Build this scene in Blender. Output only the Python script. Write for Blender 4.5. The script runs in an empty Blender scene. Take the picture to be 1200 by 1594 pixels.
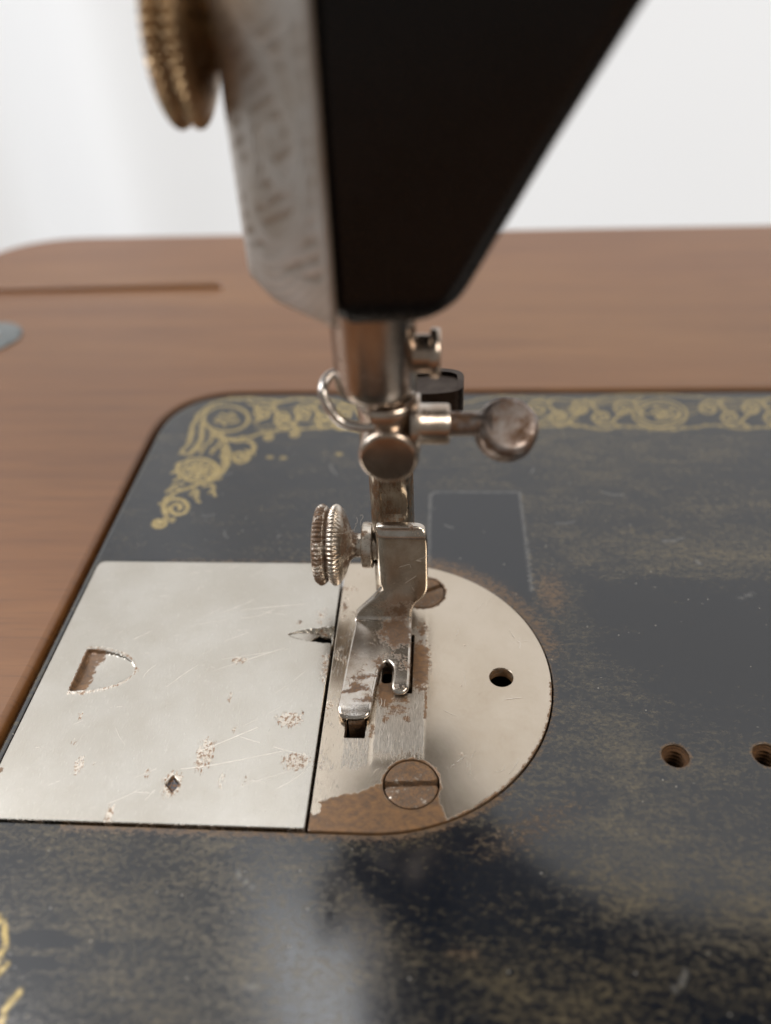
import bpy, bmesh, math, random
import numpy as np
from mathutils import Vector, Matrix
from mathutils.geometry import delaunay_2d_cdt

# ------------------------------------------------------------------ camera, world, lamps, exposure
MM = 0.001
scene = bpy.context.scene
COL = scene.collection

cam_data = bpy.data.cameras.new("camera")
cam_data.sensor_fit = 'HORIZONTAL'
cam_data.sensor_width = 36.0
cam_data.lens = 1297.2 / 1200.0 * 36.0
cam_data.clip_start = 0.005
cam_data.clip_end = 50.0
cam_data.dof.use_dof = True
cam_data.dof.focus_distance = 0.1265
cam_data.dof.aperture_fstop = 13.0
cam_data.dof.aperture_blades = 0
camera = bpy.data.objects.new("camera", cam_data)
COL.objects.link(camera)
R_ = np.array([[0.99736093, 0.05977074, -0.04121453],
               [-0.00484752, 0.62122565, 0.78361674],
               [-0.07244087, 0.78134893, -0.61987593]])
camera.matrix_world = Matrix((
    (R_[0][0], R_[1][0], -R_[2][0], 10.256 * MM),
    (R_[0][1], R_[1][1], -R_[2][1], -86.521 * MM),
    (R_[0][2], R_[1][2], -R_[2][2], 102.0 * MM),
    (0, 0, 0, 1)))
scene.camera = camera

world = bpy.data.worlds.new("World")
scene.world = world
world.use_nodes = True
bg = world.node_tree.nodes["Background"]
bg.inputs[0].default_value = (1.0, 0.96, 0.91, 1)
bg.inputs[1].default_value = 0.22


def area_lamp(name, loc, target, sx, sy, power, color):
    ld = bpy.data.lights.new(name, 'AREA')
    ld.shape = 'RECTANGLE'
    ld.size, ld.size_y = sx, sy
    ld.energy = power
    ld.color = color
    o = bpy.data.objects.new(name, ld)
    COL.objects.link(o)
    o.location = loc
    d = Vector(target) - Vector(loc)
    o.rotation_euler = d.to_track_quat('-Z', 'Y').to_euler()
    return o


# a window to the left, the large bright window behind the white sheet, weak light from the room above
area_lamp("window_light", (-1.2, 0.16, 1.05), (-0.03, 0.08, 0.0), 0.6, 1.4, 22.0, (0.98, 0.98, 1.0))
area_lamp("backlight_window", (0.3, 1.9, 0.9), (0.15, 0.0, 0.75), 4.2, 3.4, 93.0, (0.97, 0.98, 1.0))
area_lamp("added_streak_lamp", (-0.165, 0.41, 1.1), (-0.06, 0.0, 0.68), 0.13, 1.25, 1.75, (0.95, 0.97, 1.0))  # lamp added before the sheet for the pale streak mirrored in the bed
area_lamp("room_light", (1.3, -0.9, 1.6), (0.0, 0.1, 0.0), 1.0, 0.8, 25.0, (1.0, 0.91, 0.81))

scene.view_settings.view_transform = 'Standard'
scene.view_settings.look = 'None'
scene.view_settings.exposure = 0.0
scene.view_settings.gamma = 1.0
scene.view_settings.use_curve_mapping = False
scene.cycles.max_bounces = 8
scene.cycles.glossy_bounces = 6
scene.cycles.sample_clamp_indirect = 6.0

rng = np.random.default_rng(7)
random.seed(7)


# ------------------------------------------------------------------ numeric helpers
def _hash2(ix, iy, seed):
    h = (ix.astype(np.int64) * 374761393 + iy.astype(np.int64) * 668265263 + seed * 1274126177) & 0xffffffff
    h = ((h ^ (h >> 13)) * 1103515245) & 0xffffffff
    h = h ^ (h >> 16)
    return (h & 0xffff) / 65535.0


def vnoise(x, y, seed=0):
    ix, iy = np.floor(x), np.floor(y)
    fx, fy = x - ix, y - iy
    fx = fx * fx * (3 - 2 * fx)
    fy = fy * fy * (3 - 2 * fy)
    a, b = _hash2(ix, iy, seed), _hash2(ix + 1, iy, seed)
    c, d = _hash2(ix, iy + 1, seed), _hash2(ix + 1, iy + 1, seed)
    return (a * (1 - fx) + b * fx) * (1 - fy) + (c * (1 - fx) + d * fx) * fy


def fbm(x, y, seed=0, oct_=4):
    s, a, t = 0.0, 0.5, 0.0
    for i in range(oct_):
        s = s + a * vnoise(x * 2 ** i + 17.3 * i, y * 2 ** i - 9.1 * i, seed + i)
        t += a
        a *= 0.5
    return s / t


def sstep(a, b, x):
    t = np.clip((x - a) / (b - a), 0, 1)
    return t * t * (3 - 2 * t)


def blob(x, y, cx, cy, rx, ry, rot=0.0):
    c, s = math.cos(rot), math.sin(rot)
    dx, dy = x - cx, y - cy
    return np.exp(-(((dx * c + dy * s) / rx) ** 2 + ((-dx * s + dy * c) / ry) ** 2))


def seg_dist(x, y, pts):
    """distance to a polyline"""
    d = np.full(np.shape(x), 1e9)
    for (x0, y0), (x1, y1) in zip(pts[:-1], pts[1:]):
        vx, vy = x1 - x0, y1 - y0
        L = vx * vx + vy * vy + 1e-12
        t = np.clip(((x - x0) * vx + (y - y0) * vy) / L, 0, 1)
        d = np.minimum(d, np.hypot(x - x0 - t * vx, y - y0 - t * vy))
    return d


def in_poly(px, py, poly):
    poly = np.asarray(poly)
    x0, y0 = poly[:, 0], poly[:, 1]
    x1, y1 = np.roll(x0, -1), np.roll(y0, -1)
    out = np.zeros(len(px), bool)
    for s in range(0, len(px), 20000):
        X, Y = px[s:s + 20000, None], py[s:s + 20000, None]
        c = ((y0 <= Y) != (y1 <= Y)) & (X < (x1 - x0) * (Y - y0) / (y1 - y0 + 1e-15) + x0)
        out[s:s + 20000] = (c.sum(1) % 2) == 1
    return out


def spline(pts, n=12):
    P = [np.array(p, float) for p in pts]
    P = [2 * P[0] - P[1]] + P + [2 * P[-1] - P[-2]]
    out = []
    for i in range(1, len(P) - 2):
        for k in range(n):
            t = k / n
            out.append(0.5 * ((2 * P[i]) + (-P[i - 1] + P[i + 1]) * t + (2 * P[i - 1] - 5 * P[i] + 4 * P[i + 1] - P[i + 2]) * t * t
                              + (-P[i - 1] + 3 * P[i] - 3 * P[i + 1] + P[i + 2]) * t ** 3))
    out.append(P[-2])
    return np.array(out)


# ------------------------------------------------------------------ 2-D loops (millimetres, counter-clockwise)
def resample(loop, step):
    loop = np.asarray(loop, float)
    nxt = np.roll(loop, -1, 0)
    out = []
    for a, b in zip(loop, nxt):
        n = max(1, int(math.ceil(np.hypot(*(b - a)) / step)))
        for k in range(n):
            out.append(a + (b - a) * k / n)
    return np.array(out)


def circle(cx, cy, r, n=48):
    a = np.linspace(0, 2 * np.pi, n, endpoint=False)
    return np.stack([cx + r * np.cos(a), cy + r * np.sin(a)], -1)


def round_poly(pts, radii, step=0.4, seg=7):
    pts = [np.array(p, float) for p in pts]
    n = len(pts)
    out = []
    for i in range(n):
        p, a, b = pts[i], pts[i - 1], pts[(i + 1) % n]
        r = radii[i] if hasattr(radii, '__len__') else radii
        if r <= 0:
            out.append(p)
            continue
        u, v = (a - p) / np.linalg.norm(a - p), (b - p) / np.linalg.norm(b - p)
        ang = math.acos(np.clip(u @ v, -1, 1))
        t = min(r / math.tan(ang / 2), 0.49 * np.linalg.norm(a - p), 0.49 * np.linalg.norm(b - p))
        p0, p1 = p + u * t, p + v * t
        for k in range(seg + 1):
            s = k / seg
            out.append((1 - s) ** 2 * p0 + 2 * s * (1 - s) * p + s * s * p1)
    return resample(np.array(out), step)


def inset(loop, d):
    """move a CCW loop inwards by d"""
    e = np.roll(loop, -1, 0) - loop
    e /= np.linalg.norm(e, axis=1)[:, None] + 1e-12
    n = np.stack([-e[:, 1], e[:, 0]], -1)
    m = n + np.roll(n, 1, 0)
    m /= np.linalg.norm(m, axis=1)[:, None] + 1e-12
    k = np.clip((m * n).sum(1), 0.5, 1)
    return loop + m * (d / k)[:, None]


# ------------------------------------------------------------------ mesh helpers
def link(name, verts, faces, mat, parent=None, smooth=True, angle=40, attrs=None, scale=MM):
    me = bpy.data.meshes.new(name)
    me.from_pydata([tuple(v) for v in (np.asarray(verts, float) * scale)], [], [tuple(int(i) for i in f) for f in faces])
    me.update()
    if smooth:
        me.polygons.foreach_set('use_smooth', [True] * len(me.polygons))
        me.set_sharp_from_angle(angle=math.radians(angle))
    if attrs:
        for k, a in attrs.items():
            at = me.attributes.new(k, 'FLOAT', 'POINT')
            at.data.foreach_set('value', np.asarray(a, np.float32))
    if mat:
        me.materials.append(mat)
    o = bpy.data.objects.new(name, me)
    COL.objects.link(o)
    if parent:
        o.parent = parent
    return o


def join(*parts):
    V, F = [], []
    n = 0
    for v, f in parts:
        V.append(np.asarray(v, float))
        F += [tuple(i + n for i in q) for q in f]
        n += len(v)
    return np.concatenate(V), F


def sheet(outer, holes, pts, ztop, thick, rnd, rseg=3, zfun=None, hole_thick=None, cap=False, hole_rnd=None):
    """flat piece: CDT top with free interior points, rounded rim, side walls. outer CCW, holes CCW too.
    returns verts, faces (u,v,w)"""
    hr = rnd if hole_rnd is None else hole_rnd
    loops = [(np.asarray(outer), rnd, thick)] + [(np.asarray(h)[::-1], hr, hole_thick or thick) for h in holes]
    tops = [inset(l, r) for l, r, _ in loops]
    P = np.concatenate(tops)
    E = []
    k = 0
    for t in tops:
        n = len(t)
        E += [(k + i, k + (i + 1) % n) for i in range(n)]
        k += n
    if pts is not None and len(pts):
        ok = in_poly(pts[:, 0], pts[:, 1], inset(loops[0][0], rnd + 0.05))
        for h in holes:
            ok &= ~in_poly(pts[:, 0], pts[:, 1], inset(np.asarray(h), -(hr + 0.05)))
        P = np.concatenate([P, pts[ok]])
    v, e, f, *_ = delaunay_2d_cdt([Vector((float(a), float(b))) for a, b in P], E, [], 1, 1e-7)
    v = np.array([(a.x, a.y) for a in v])
    f = np.array([q for q in f if len(q) == 3])
    c = v[f].mean(1)
    keep = np.ones(len(f), bool)
    for h, t in zip(holes, tops[1:]):
        keep &= ~in_poly(c[:, 0], c[:, 1], t)
    f = f[keep]
    a = v[f]
    sg = np.cross(a[:, 1] - a[:, 0], a[:, 2] - a[:, 0])
    f[sg < 0] = f[sg < 0][:, ::-1]
    z = np.full(len(v), ztop, float)
    if zfun is not None:
        z = z + zfun(v[:, 0], v[:, 1])
    V = [np.column_stack([v, z])]
    F = [tuple(q) for q in f]
    n0 = len(v)
    for (l, r, th), t in zip(loops, tops):
        m = len(l)
        rings = []
        for s in range(rseg + 1):
            aa = (s / rseg) * math.pi / 2
            ins, dz = r * (1 - math.sin(aa)), r * (1 - math.cos(aa))
            rings.append((ins, dz))
        rings.append((0, th - (r if cap else 0)))
        if cap:
            for s in range(1, rseg + 1):
                aa = (s / rseg) * math.pi / 2
                rings.append((r * (1 - math.cos(aa)), th - r + r * math.sin(aa)))
        prev = None
        for ins, dz in rings:
            q = inset(l, ins)
            zz = np.full(m, ztop - dz)
            if zfun is not None:
                zz = zz + zfun(q[:, 0], q[:, 1])
            V.append(np.column_stack([q, zz]))
            if prev is not None:
                for i in range(m):
                    j = (i + 1) % m
                    F.append((prev + i, n0 + i, n0 + j, prev + j))
            prev = n0
            n0 += m
    if cap:
        t2 = [inset(l, r) for l, r, _ in loops]
        Pb = np.concatenate(t2)
        vb, _, fb, *_ = delaunay_2d_cdt([Vector((float(a), float(b))) for a, b in Pb], E, [], 1, 1e-7)
        vb = np.array([(a.x, a.y) for a in vb])
        fb = np.array([q for q in fb if len(q) == 3])
        cb = vb[fb].mean(1)
        kp = np.ones(len(fb), bool)
        for t in t2[1:]:
            kp &= ~in_poly(cb[:, 0], cb[:, 1], t)
        zz = np.full(len(vb), ztop - thick)
        if zfun is not None:
            zz = zz + zfun(vb[:, 0], vb[:, 1])
        V.append(np.column_stack([vb, zz]))
        F += [tuple(n0 + i for i in q[::-1]) for q in fb[kp]]
    return np.concatenate(V), F


def grid_pts(x0, x1, y0, y1, s, jit=0.25):
    nx, ny = int((x1 - x0) / s) + 1, int((y1 - y0) / s) + 1
    X, Y = np.meshgrid(np.linspace(x0, x1, nx), np.linspace(y0, y1, ny))
    X = X + (np.arange(ny) % 2)[:, None] * s * 0.5
    g = np.stack([X.ravel(), Y.ravel()], -1)
    return g + (rng.random(g.shape) - 0.5) * s * jit


def lathe(profile, origin, axis, n=64, fr=None):
    """profile [(t, r)] along axis; fr(t_index, theta) optional radius offset"""
    ax = Vector(axis).normalized()
    up = Vector((0, 0, 1)) if abs(ax.z) < 0.9 else Vector((0, 1, 0))
    e1 = ax.cross(up).normalized()
    e2 = ax.cross(e1)
    ax, e1, e2 = np.array(ax), np.array(e1), np.array(e2)
    th = np.linspace(0, 2 * np.pi, n, endpoint=False)
    V, F = [], []
    for i, (t, r) in enumerate(profile):
        rr = np.full(n, float(r))
        if fr is not None:
            rr = np.maximum(rr + fr(i, th), 0.001)
        V.append(np.array(origin) + ax * t + (np.cos(th) * rr)[:, None] * e1 + (np.sin(th) * rr)[:, None] * e2)
    for i in range(len(profile) - 1):
        for k in range(n):
            j = (k + 1) % n
            F.append((i * n + k, (i + 1) * n + k, (i + 1) * n + j, i * n + j))
    F.append(tuple(range(n)))
    F.append(tuple((len(profile) - 1) * n + k for k in range(n))[::-1])
    return np.concatenate(V), F


def tube(pts, r, n=12):
    pts = np.asarray(pts, float)
    V, F = [], []
    T = np.gradient(pts, axis=0)
    T /= np.linalg.norm(T, axis=1)[:, None]
    ref = np.array([0.13, 0.31, 0.94])
    th = np.linspace(0, 2 * np.pi, n, endpoint=False)
    rr = r if hasattr(r, '__len__') else [r] * len(pts)
    for p, t, q in zip(pts, T, rr):
        a = np.cross(t, ref)
        a /= np.linalg.norm(a)
        b = np.cross(t, a)
        ref = np.cross(a, t)
        V.append(p + q * (np.cos(th)[:, None] * a + np.sin(th)[:, None] * b))
    for i in range(len(pts) - 1):
        for k in range(n):
            j = (k + 1) % n
            F.append((i * n + k, i * n + j, (i + 1) * n + j, (i + 1) * n + k))
    F.append(tuple(range(n))[::-1])
    F.append(tuple((len(pts) - 1) * n + k for k in range(n)))
    return np.concatenate(V), F


def bbox(x0, x1, y0, y1, z0, z1, bev=0.3, seg=2):
    bm = bmesh.new()
    bmesh.ops.create_cube(bm, size=1)
    for v in bm.verts:
        v.co = Vector((x0 if v.co.x < 0 else x1, y0 if v.co.y < 0 else y1, z0 if v.co.z < 0 else z1))
    if bev > 0:
        bmesh.ops.bevel(bm, geom=bm.edges[:], offset=bev, segments=seg, profile=0.5, affect='EDGES')
    bm.verts.index_update()
    V = np.array([v.co[:] for v in bm.verts])
    F = [tuple(v.index for v in f.verts) for f in bm.faces]
    bm.free()
    return V, F


def empty(name, loc=(0, 0, 0)):
    o = bpy.data.objects.new(name, None)
    o.empty_display_size = 0.02
    o.location = loc
    COL.objects.link(o)
    return o


# ------------------------------------------------------------------ node helpers
class Mat:
    def __init__(self, name):
        self.m = bpy.data.materials.new(name)
        self.m.use_nodes = True
        self.t = self.m.node_tree
        self.b = self.t.nodes["Principled BSDF"]
        tc = self.t.nodes.new('ShaderNodeTexCoord')
        s = self.t.nodes.new('ShaderNodeVectorMath')
        s.operation = 'SCALE'
        s.inputs['Scale'].default_value = 1000.0
        self.t.links.new(tc.outputs['Object'], s.inputs[0])
        self.co = s.outputs[0]

    def _in(self, sock, v):
        if hasattr(v, 'is_output'):
            self.t.links.new(v, sock)
        else:
            sock.default_value = v

    def noise(self, scale, detail=4, rough=0.55, stretch=(1, 1, 1), off=(0, 0, 0), dist=0.0):
        mp = self.t.nodes.new('ShaderNodeMapping')
        mp.inputs['Scale'].default_value = stretch
        mp.inputs['Location'].default_value = off
        self.t.links.new(self.co, mp.inputs[0])
        n = self.t.nodes.new('ShaderNodeTexNoise')
        n.inputs['Scale'].default_value = scale
        n.inputs['Detail'].default_value = detail
        n.inputs['Roughness'].default_value = rough
        n.inputs['Distortion'].default_value = dist
        self.t.links.new(mp.outputs[0], n.inputs['Vector'])
        return n.outputs['Fac']

    def voronoi(self, scale, stretch=(1, 1, 1), feature='F1'):
        mp = self.t.nodes.new('ShaderNodeMapping')
        mp.inputs['Scale'].default_value = stretch
        self.t.links.new(self.co, mp.inputs[0])
        n = self.t.nodes.new('ShaderNodeTexVoronoi')
        n.feature = feature
        n.inputs['Scale'].default_value = scale
        self.t.links.new(mp.outputs[0], n.inputs['Vector'])
        return n.outputs['Distance'], n.outputs['Color']

    def attr(self, name):
        n = self.t.nodes.new('ShaderNodeAttribute')
        n.attribute_name = name
        return n.outputs['Fac']

    def math(self, op, a, b=0.0, c=None, clamp=False):
        n = self.t.nodes.new('ShaderNodeMath')
        n.operation = op
        n.use_clamp = clamp
        self._in(n.inputs[0], a)
        self._in(n.inputs[1], b)
        if c is not None:
            self._in(n.inputs[2], c)
        return n.outputs[0]

    def step(self, x, a, b, lo=0.0, hi=1.0):
        n = self.t.nodes.new('ShaderNodeMapRange')
        n.interpolation_type = 'SMOOTHSTEP'
        self._in(n.inputs['Value'], x)
        n.inputs['From Min'].default_value = a
        n.inputs['From Max'].default_value = b
        n.inputs['To Min'].default_value = lo
        n.inputs['To Max'].default_value = hi
        return n.outputs['Result']

    def mix(self, f, a, b):
        n = self.t.nodes.new('ShaderNodeMix')
        n.data_type = 'RGBA'
        self._in(n.inputs[0], f)
        for s, v in ((n.inputs[6], a), (n.inputs[7], b)):
            if hasattr(v, 'is_output'):
                self.t.links.new(v, s)
            else:
                s.default_value = (*v, 1)
        return n.outputs[2]

    def mixf(self, f, a, b):
        n = self.t.nodes.new('ShaderNodeMix')
        n.data_type = 'FLOAT'
        self._in(n.inputs[0], f)
        self._in(n.inputs[2], a)
        self._in(n.inputs[3], b)
        return n.outputs[0]

    def bump(self, h, dist_mm, strength=1.0, prev=None):
        n = self.t.nodes.new('ShaderNodeBump')
        n.inputs['Strength'].default_value = strength
        n.inputs['Distance'].default_value = dist_mm * MM
        self.t.links.new(h, n.inputs['Height'])
        if prev is not None:
            self.t.links.new(prev, n.inputs['Normal'])
        return n.outputs[0]

    def xyz(self):
        n = self.t.nodes.new('ShaderNodeSeparateXYZ')
        self.t.links.new(self.co, n.inputs[0])
        return n.outputs

    def set(self, color=None, rough=None, metal=None, normal=None, coat=None, coat_rough=None, spec=None):
        for k, v in (('Base Color', color), ('Roughness', rough), ('Metallic', metal), ('Normal', normal),
                     ('Coat Weight', coat), ('Coat Roughness', coat_rough), ('Specular IOR Level', spec)):
            if v is None:
                continue
            s = self.b.inputs[k]
            if hasattr(v, 'is_output'):
                self.t.links.new(v, s)
            elif k == 'Base Color':
                s.default_value = (*v, 1)
            else:
                s.default_value = v
        return self.m


NICKEL = (0.70, 0.665, 0.61)
NICKEL_DULL = (0.50, 0.46, 0.41)
STEEL = (0.42, 0.40, 0.375)
RUST_A = (0.070, 0.033, 0.013)
RUST_B = (0.185, 0.082, 0.022)
RUST_C = (0.035, 0.02, 0.014)


def metal_part(name, base=NICKEL_DULL, dark=(0.24, 0.19, 0.15), rust=0.42, rough=0.25, scale=0.5, stretch=(1, 1, 1), attr=None, pit=1.0):
    """old nickel-plated part: worn plating, brown rust freckles, fine grime"""
    M = Mat(name)
    big = M.noise(scale, 5, 0.6, stretch, (3.1, 7.7, 1.3))
    fine = M.noise(scale * 6, 4, 0.65, stretch)
    speck = M.noise(scale * 14, 3, 0.6, (1, 1, 1), (11, 5, 2))
    mask = M.math('ADD', M.math('MULTIPLY', big, 0.6), M.math('MULTIPLY', fine, 0.4))
    if attr:
        mask = M.math('ADD', mask, M.math('MULTIPLY', M.attr(attr), 0.55))
    r = M.step(mask, 1.0 - rust - 0.03, 1.0 - rust + 0.07)
    sp = M.math('MULTIPLY', M.step(speck, 0.66, 0.74), 0.75)
    r = M.math('MAXIMUM', r, sp)
    rc = M.mix(M.step(fine, 0.35, 0.7), RUST_A, RUST_B)
    rc = M.mix(M.step(speck, 0.3, 0.55), RUST_C, rc)
    mc = M.mix(M.step(big, 0.3, 0.65), base, dark)
    col = M.mix(M.math('MULTIPLY', r, 0.9), mc, rc)
    met = M.math('SUBTRACT', 1.0, M.math('MULTIPLY', r, 0.8))
    ro = M.math('ADD', M.math('ADD', rough, M.math('MULTIPLY', fine, 0.14)), M.math('MULTIPLY', r, 0.36), clamp=True)
    h = M.math('ADD', M.math('MULTIPLY', fine, 0.3), M.math('MULTIPLY', r, 0.5))
    return M.set(col, ro, met, M.bump(h, 0.05 * pit, 0.6))


# ------------------------------------------------------------------ materials
def mat_plate(name, base, rough):
    """flat nickel plates driven by painted-on age: rust, chips, bare brushed metal"""
    M = Mat(name)
    brush = M.noise(1.0, 3, 0.7, (14.0, 0.9, 1))
    brush2 = M.noise(1.0, 2, 0.6, (0.5, 7.0, 1), (4, 8, 0))
    cloud = M.noise(0.09, 4, 0.5)
    fine = M.noise(1.8, 5, 0.65)
    chipn = M.noise(1.0, 3, 0.62, (4.6, 0.95, 1), (2, 9, 0), 0.3)
    rust_a = M.attr('rust')
    chip_a = M.attr('chip')
    bare_a = M.attr('bare')
    scr_a = M.attr('scratch')
    stain_a = M.attr('stain')
    dark_a = M.attr('dark')
    rust = M.step(M.math('ADD', rust_a, M.math('MULTIPLY', M.math('SUBTRACT', fine, 0.5), 1.15)), 0.42, 0.62)
    chip = M.step(M.math('ADD', chipn, M.math('MULTIPLY', chip_a, 0.46)), 0.82, 0.88)
    chip_dark = M.math('MULTIPLY', chip, M.step(M.noise(2.2, 3, 0.6, (1, 1, 1), (5, 1, 0)), 0.47, 0.58))
    bare = M.step(M.math('ADD', bare_a, M.math('MULTIPLY', M.math('SUBTRACT', M.noise(1.0, 4, 0.7, (4.5, 0.8, 1)), 0.5), 1.3)), 0.4, 0.65)
    col = M.mix(M.step(cloud, 0.3, 0.7), base, tuple(c * k for c, k in zip(base, (0.90, 0.885, 0.86))))
    col = M.mix(M.math('MULTIPLY', M.step(M.noise(0.35, 5, 0.65, (1, 1, 1), (8, 3, 0)), 0.45, 0.75), 0.22), col, tuple(c * k for c, k in zip(base, (0.80, 0.76, 0.70))))
    col = M.mix(M.math('MULTIPLY', bare, 0.75), col, M.mix(M.step(brush, 0.3, 0.7), (0.27, 0.25, 0.23), (0.66, 0.61, 0.54)))
    col = M.mix(M.math('MULTIPLY', stain_a, 0.85), col, M.mix(M.step(fine, 0.3, 0.7), (0.34, 0.24, 0.15), (0.52, 0.42, 0.31)))
    col = M.mix(M.math('MULTIPLY', chip, 0.35), col, (0.80, 0.69, 0.57))
    col = M.mix(M.math('MULTIPLY', M.math('SUBTRACT', brush, 0.5), 0.35, clamp=True), col, (0.9, 0.87, 0.82))
    col = M.mix(M.math('MULTIPLY', scr_a, 0.5), col, (0.88, 0.80, 0.70))
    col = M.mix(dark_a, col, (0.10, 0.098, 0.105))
    rc = M.mix(M.step(M.noise(1.1, 6, 0.7, (0.8, 1.2, 1), (1, 4, 0), 0.3), 0.25, 0.75), (0.066, 0.035, 0.018), (0.215, 0.102, 0.032))
    col = M.mix(M.math('MULTIPLY', chip_dark, 0.8), col, RUST_B)
    col = M.mix(M.math('MULTIPLY', rust, 0.93), col, rc)
    nonmetal = M.math('MAXIMUM', M.math('MULTIPLY', rust, 0.82), M.math('MULTIPLY', chip_dark, 0.7))
    met = M.math('SUBTRACT', 1.0, nonmetal)
    ro = M.math('ADD', rough, M.math('MULTIPLY', brush, 0.10))
    ro = M.math('ADD', ro, M.math('MULTIPLY', M.math('MAXIMUM', bare, rust), 0.10))
    ro = M.math('ADD', ro, M.math('MULTIPLY', chip, 0.12), clamp=True)
    h = M.math('ADD', M.math('MULTIPLY', brush, 0.16), M.math('MULTIPLY', brush2, 0.05))
    h = M.math('SUBTRACT', h, M.math('MULTIPLY', chip, 0.8))
    h = M.math('ADD', h, M.math('MULTIPLY', M.math('MULTIPLY', bare, brush), 0.4))
    h = M.math('ADD', h, M.math('MULTIPLY', M.math('MULTIPLY', rust, fine), 0.6))
    h = M.math('SUBTRACT', h, M.math('MULTIPLY', scr_a, 0.5))
    return M.set(col, ro, met, M.bump(h, 0.05, 0.55))


def mat_bed():
    """black japanned iron: worn brown-grey film, dust, scratches, gilt transfer"""
    M = Mat('black_japan_bed')
    big = M.noise(0.035, 5, 0.62, (0.75, 1.25, 1), (13, 4, 0), 0.6)
    mid = M.noise(0.16, 6, 0.66, (0.6, 1.3, 1), (5, 21, 0), 0.5)
    fine = M.noise(1.2, 5, 0.74, (0.8, 1.25, 1), (0, 0, 0), 0.25)
    grit = M.noise(2.6, 4, 0.7, (0.7, 1.2, 1))
    wear_reflect_a, gold_a, rim_a, clean_dark_a, rust_a = (M.attr(k) for k in ('wear_reflect', 'gold', 'rim', 'clean_dark', 'rust'))
    streak = M.noise(0.5, 5, 0.7, (0.22, 1.5, 1), (9, 2, 0), 0.3)
    m = M.math('ADD', M.math('MULTIPLY', big, 0.28), M.math('MULTIPLY', mid, 0.36))
    m = M.math('ADD', m, M.math('MULTIPLY', streak, 0.36))
    m = M.math('ADD', m, M.math('MULTIPLY', M.math('SUBTRACT', fine, 0.5), 1.1))
    m = M.math('ADD', m, M.math('MULTIPLY', M.math('SUBTRACT', wear_reflect_a, 0.5), 0.32))
    m = M.math('SUBTRACT', m, M.math('MULTIPLY', clean_dark_a, 0.5))
    w = M.step(m, 0.38, 0.84)
    gr = M.step(grit, 0.40, 0.68)
    film = M.mix(M.step(mid, 0.35, 0.65), (0.056, 0.050, 0.036), (0.098, 0.078, 0.044))
    film = M.mix(M.math('MULTIPLY', gr, 0.45), film, (0.20, 0.155, 0.082))
    col = M.mix(M.math('MULTIPLY', w, 0.86), (0.0075, 0.0092, 0.0130), film)
    vd, vc = M.voronoi(0.62)
    cell = M.t.nodes.new('ShaderNodeSeparateColor')
    M.t.links.new(vc, cell.inputs[0])
    dust = M.math('MULTIPLY', M.step(vd, 0.11, 0.05), M.step(cell.outputs[0], 0.80, 0.84))
    vd2, vc2 = M.voronoi(0.95, (0.35, 1.2, 1))
    cell2 = M.t.nodes.new('ShaderNodeSeparateColor')
    M.t.links.new(vc2, cell2.inputs[0])
    dust2 = M.math('MULTIPLY', M.step(vd2, 0.10, 0.04), M.step(cell2.outputs[1], 0.86, 0.9))
    d = M.math('MAXIMUM', dust, M.math('MULTIPLY', dust2, 0.7))
    col = M.mix(M.math('MULTIPLY', d, 0.55), col, (0.40, 0.37, 0.31))
    rr = M.step(M.math('ADD', rust_a, M.math('MULTIPLY', M.math('SUBTRACT', fine, 0.5), 1.1)), 0.30, 0.95)
    col = M.mix(M.math('MULTIPLY', rr, 0.85), col, M.mix(M.step(fine, 0.35, 0.65), (0.050, 0.030, 0.016), (0.150, 0.080, 0.028)))
    col = M.mix(M.math('MULTIPLY', rim_a, 0.75), col, (0.30, 0.29, 0.27))
    g = M.math('MULTIPLY', gold_a, M.step(M.noise(0.8, 4, 0.7, (1, 1, 1), (7, 7, 0)), 0.22, 0.5))
    gc = M.mix(M.step(fine, 0.3, 0.7), (0.48, 0.345, 0.11), (0.76, 0.58, 0.25))
    col = M.mix(g, col, gc)
    ro = M.math('ADD', 0.08, M.math('MULTIPLY', w, 0.14))
    ro = M.math('ADD', ro, M.math('MULTIPLY', M.math('MAXIMUM', d, rr), 0.3))
    ro = M.math('ADD', ro, M.math('MULTIPLY', fine, 0.07), clamp=True)
    met = M.math('MULTIPLY', g, 0.55)
    h = M.math('ADD', M.math('MULTIPLY', fine, 0.35), M.math('MULTIPLY', grit, 0.22))
    h = M.math('ADD', h, M.math('MULTIPLY', d, 0.9))
    h = M.math('ADD', h, M.math('MULTIPLY', mid, 0.6))
    return M.set(col, ro, met, M.bump(h, 0.03, 0.4), spec=0.8)


def mat_wood():
    M = Mat('varnished_walnut')
    warp = M.noise(0.006, 3, 0.5, (0.5, 2.0, 1))
    grain = M.noise(0.055, 6, 0.62, (0.16, 2.6, 1), (0, 0, 0), 0.7)
    pore = M.noise(0.7, 3, 0.6, (0.07, 2.2, 1), (3, 3, 0))
    fine = M.noise(2.0, 2, 0.6, (0.10, 2.5, 1))
    c = M.mix(M.step(grain, 0.15, 0.85), (0.138, 0.050, 0.013), (0.205, 0.083, 0.024))
    c = M.mix(M.step(warp, 0.35, 0.7), c, M.mix(M.step(grain, 0.15, 0.85), (0.180, 0.074, 0.020), (0.255, 0.116, 0.036)))
    c = M.mix(M.math('MULTIPLY', M.step(pore, 0.52, 0.70), 0.34), c, (0.060, 0.023, 0.010))
    c = M.mix(M.math('MULTIPLY', M.step(fine, 0.5, 0.8), 0.12), c, (0.06, 0.025, 0.013))
    ro = M.math('ADD', 0.32, M.math('MULTIPLY', pore, 0.12))
    return M.set(c, ro, 0.0, M.bump(M.math('ADD', pore, M.math('MULTIPLY', grain, 0.6)), 0.05, 0.3), spec=0.75)


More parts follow.
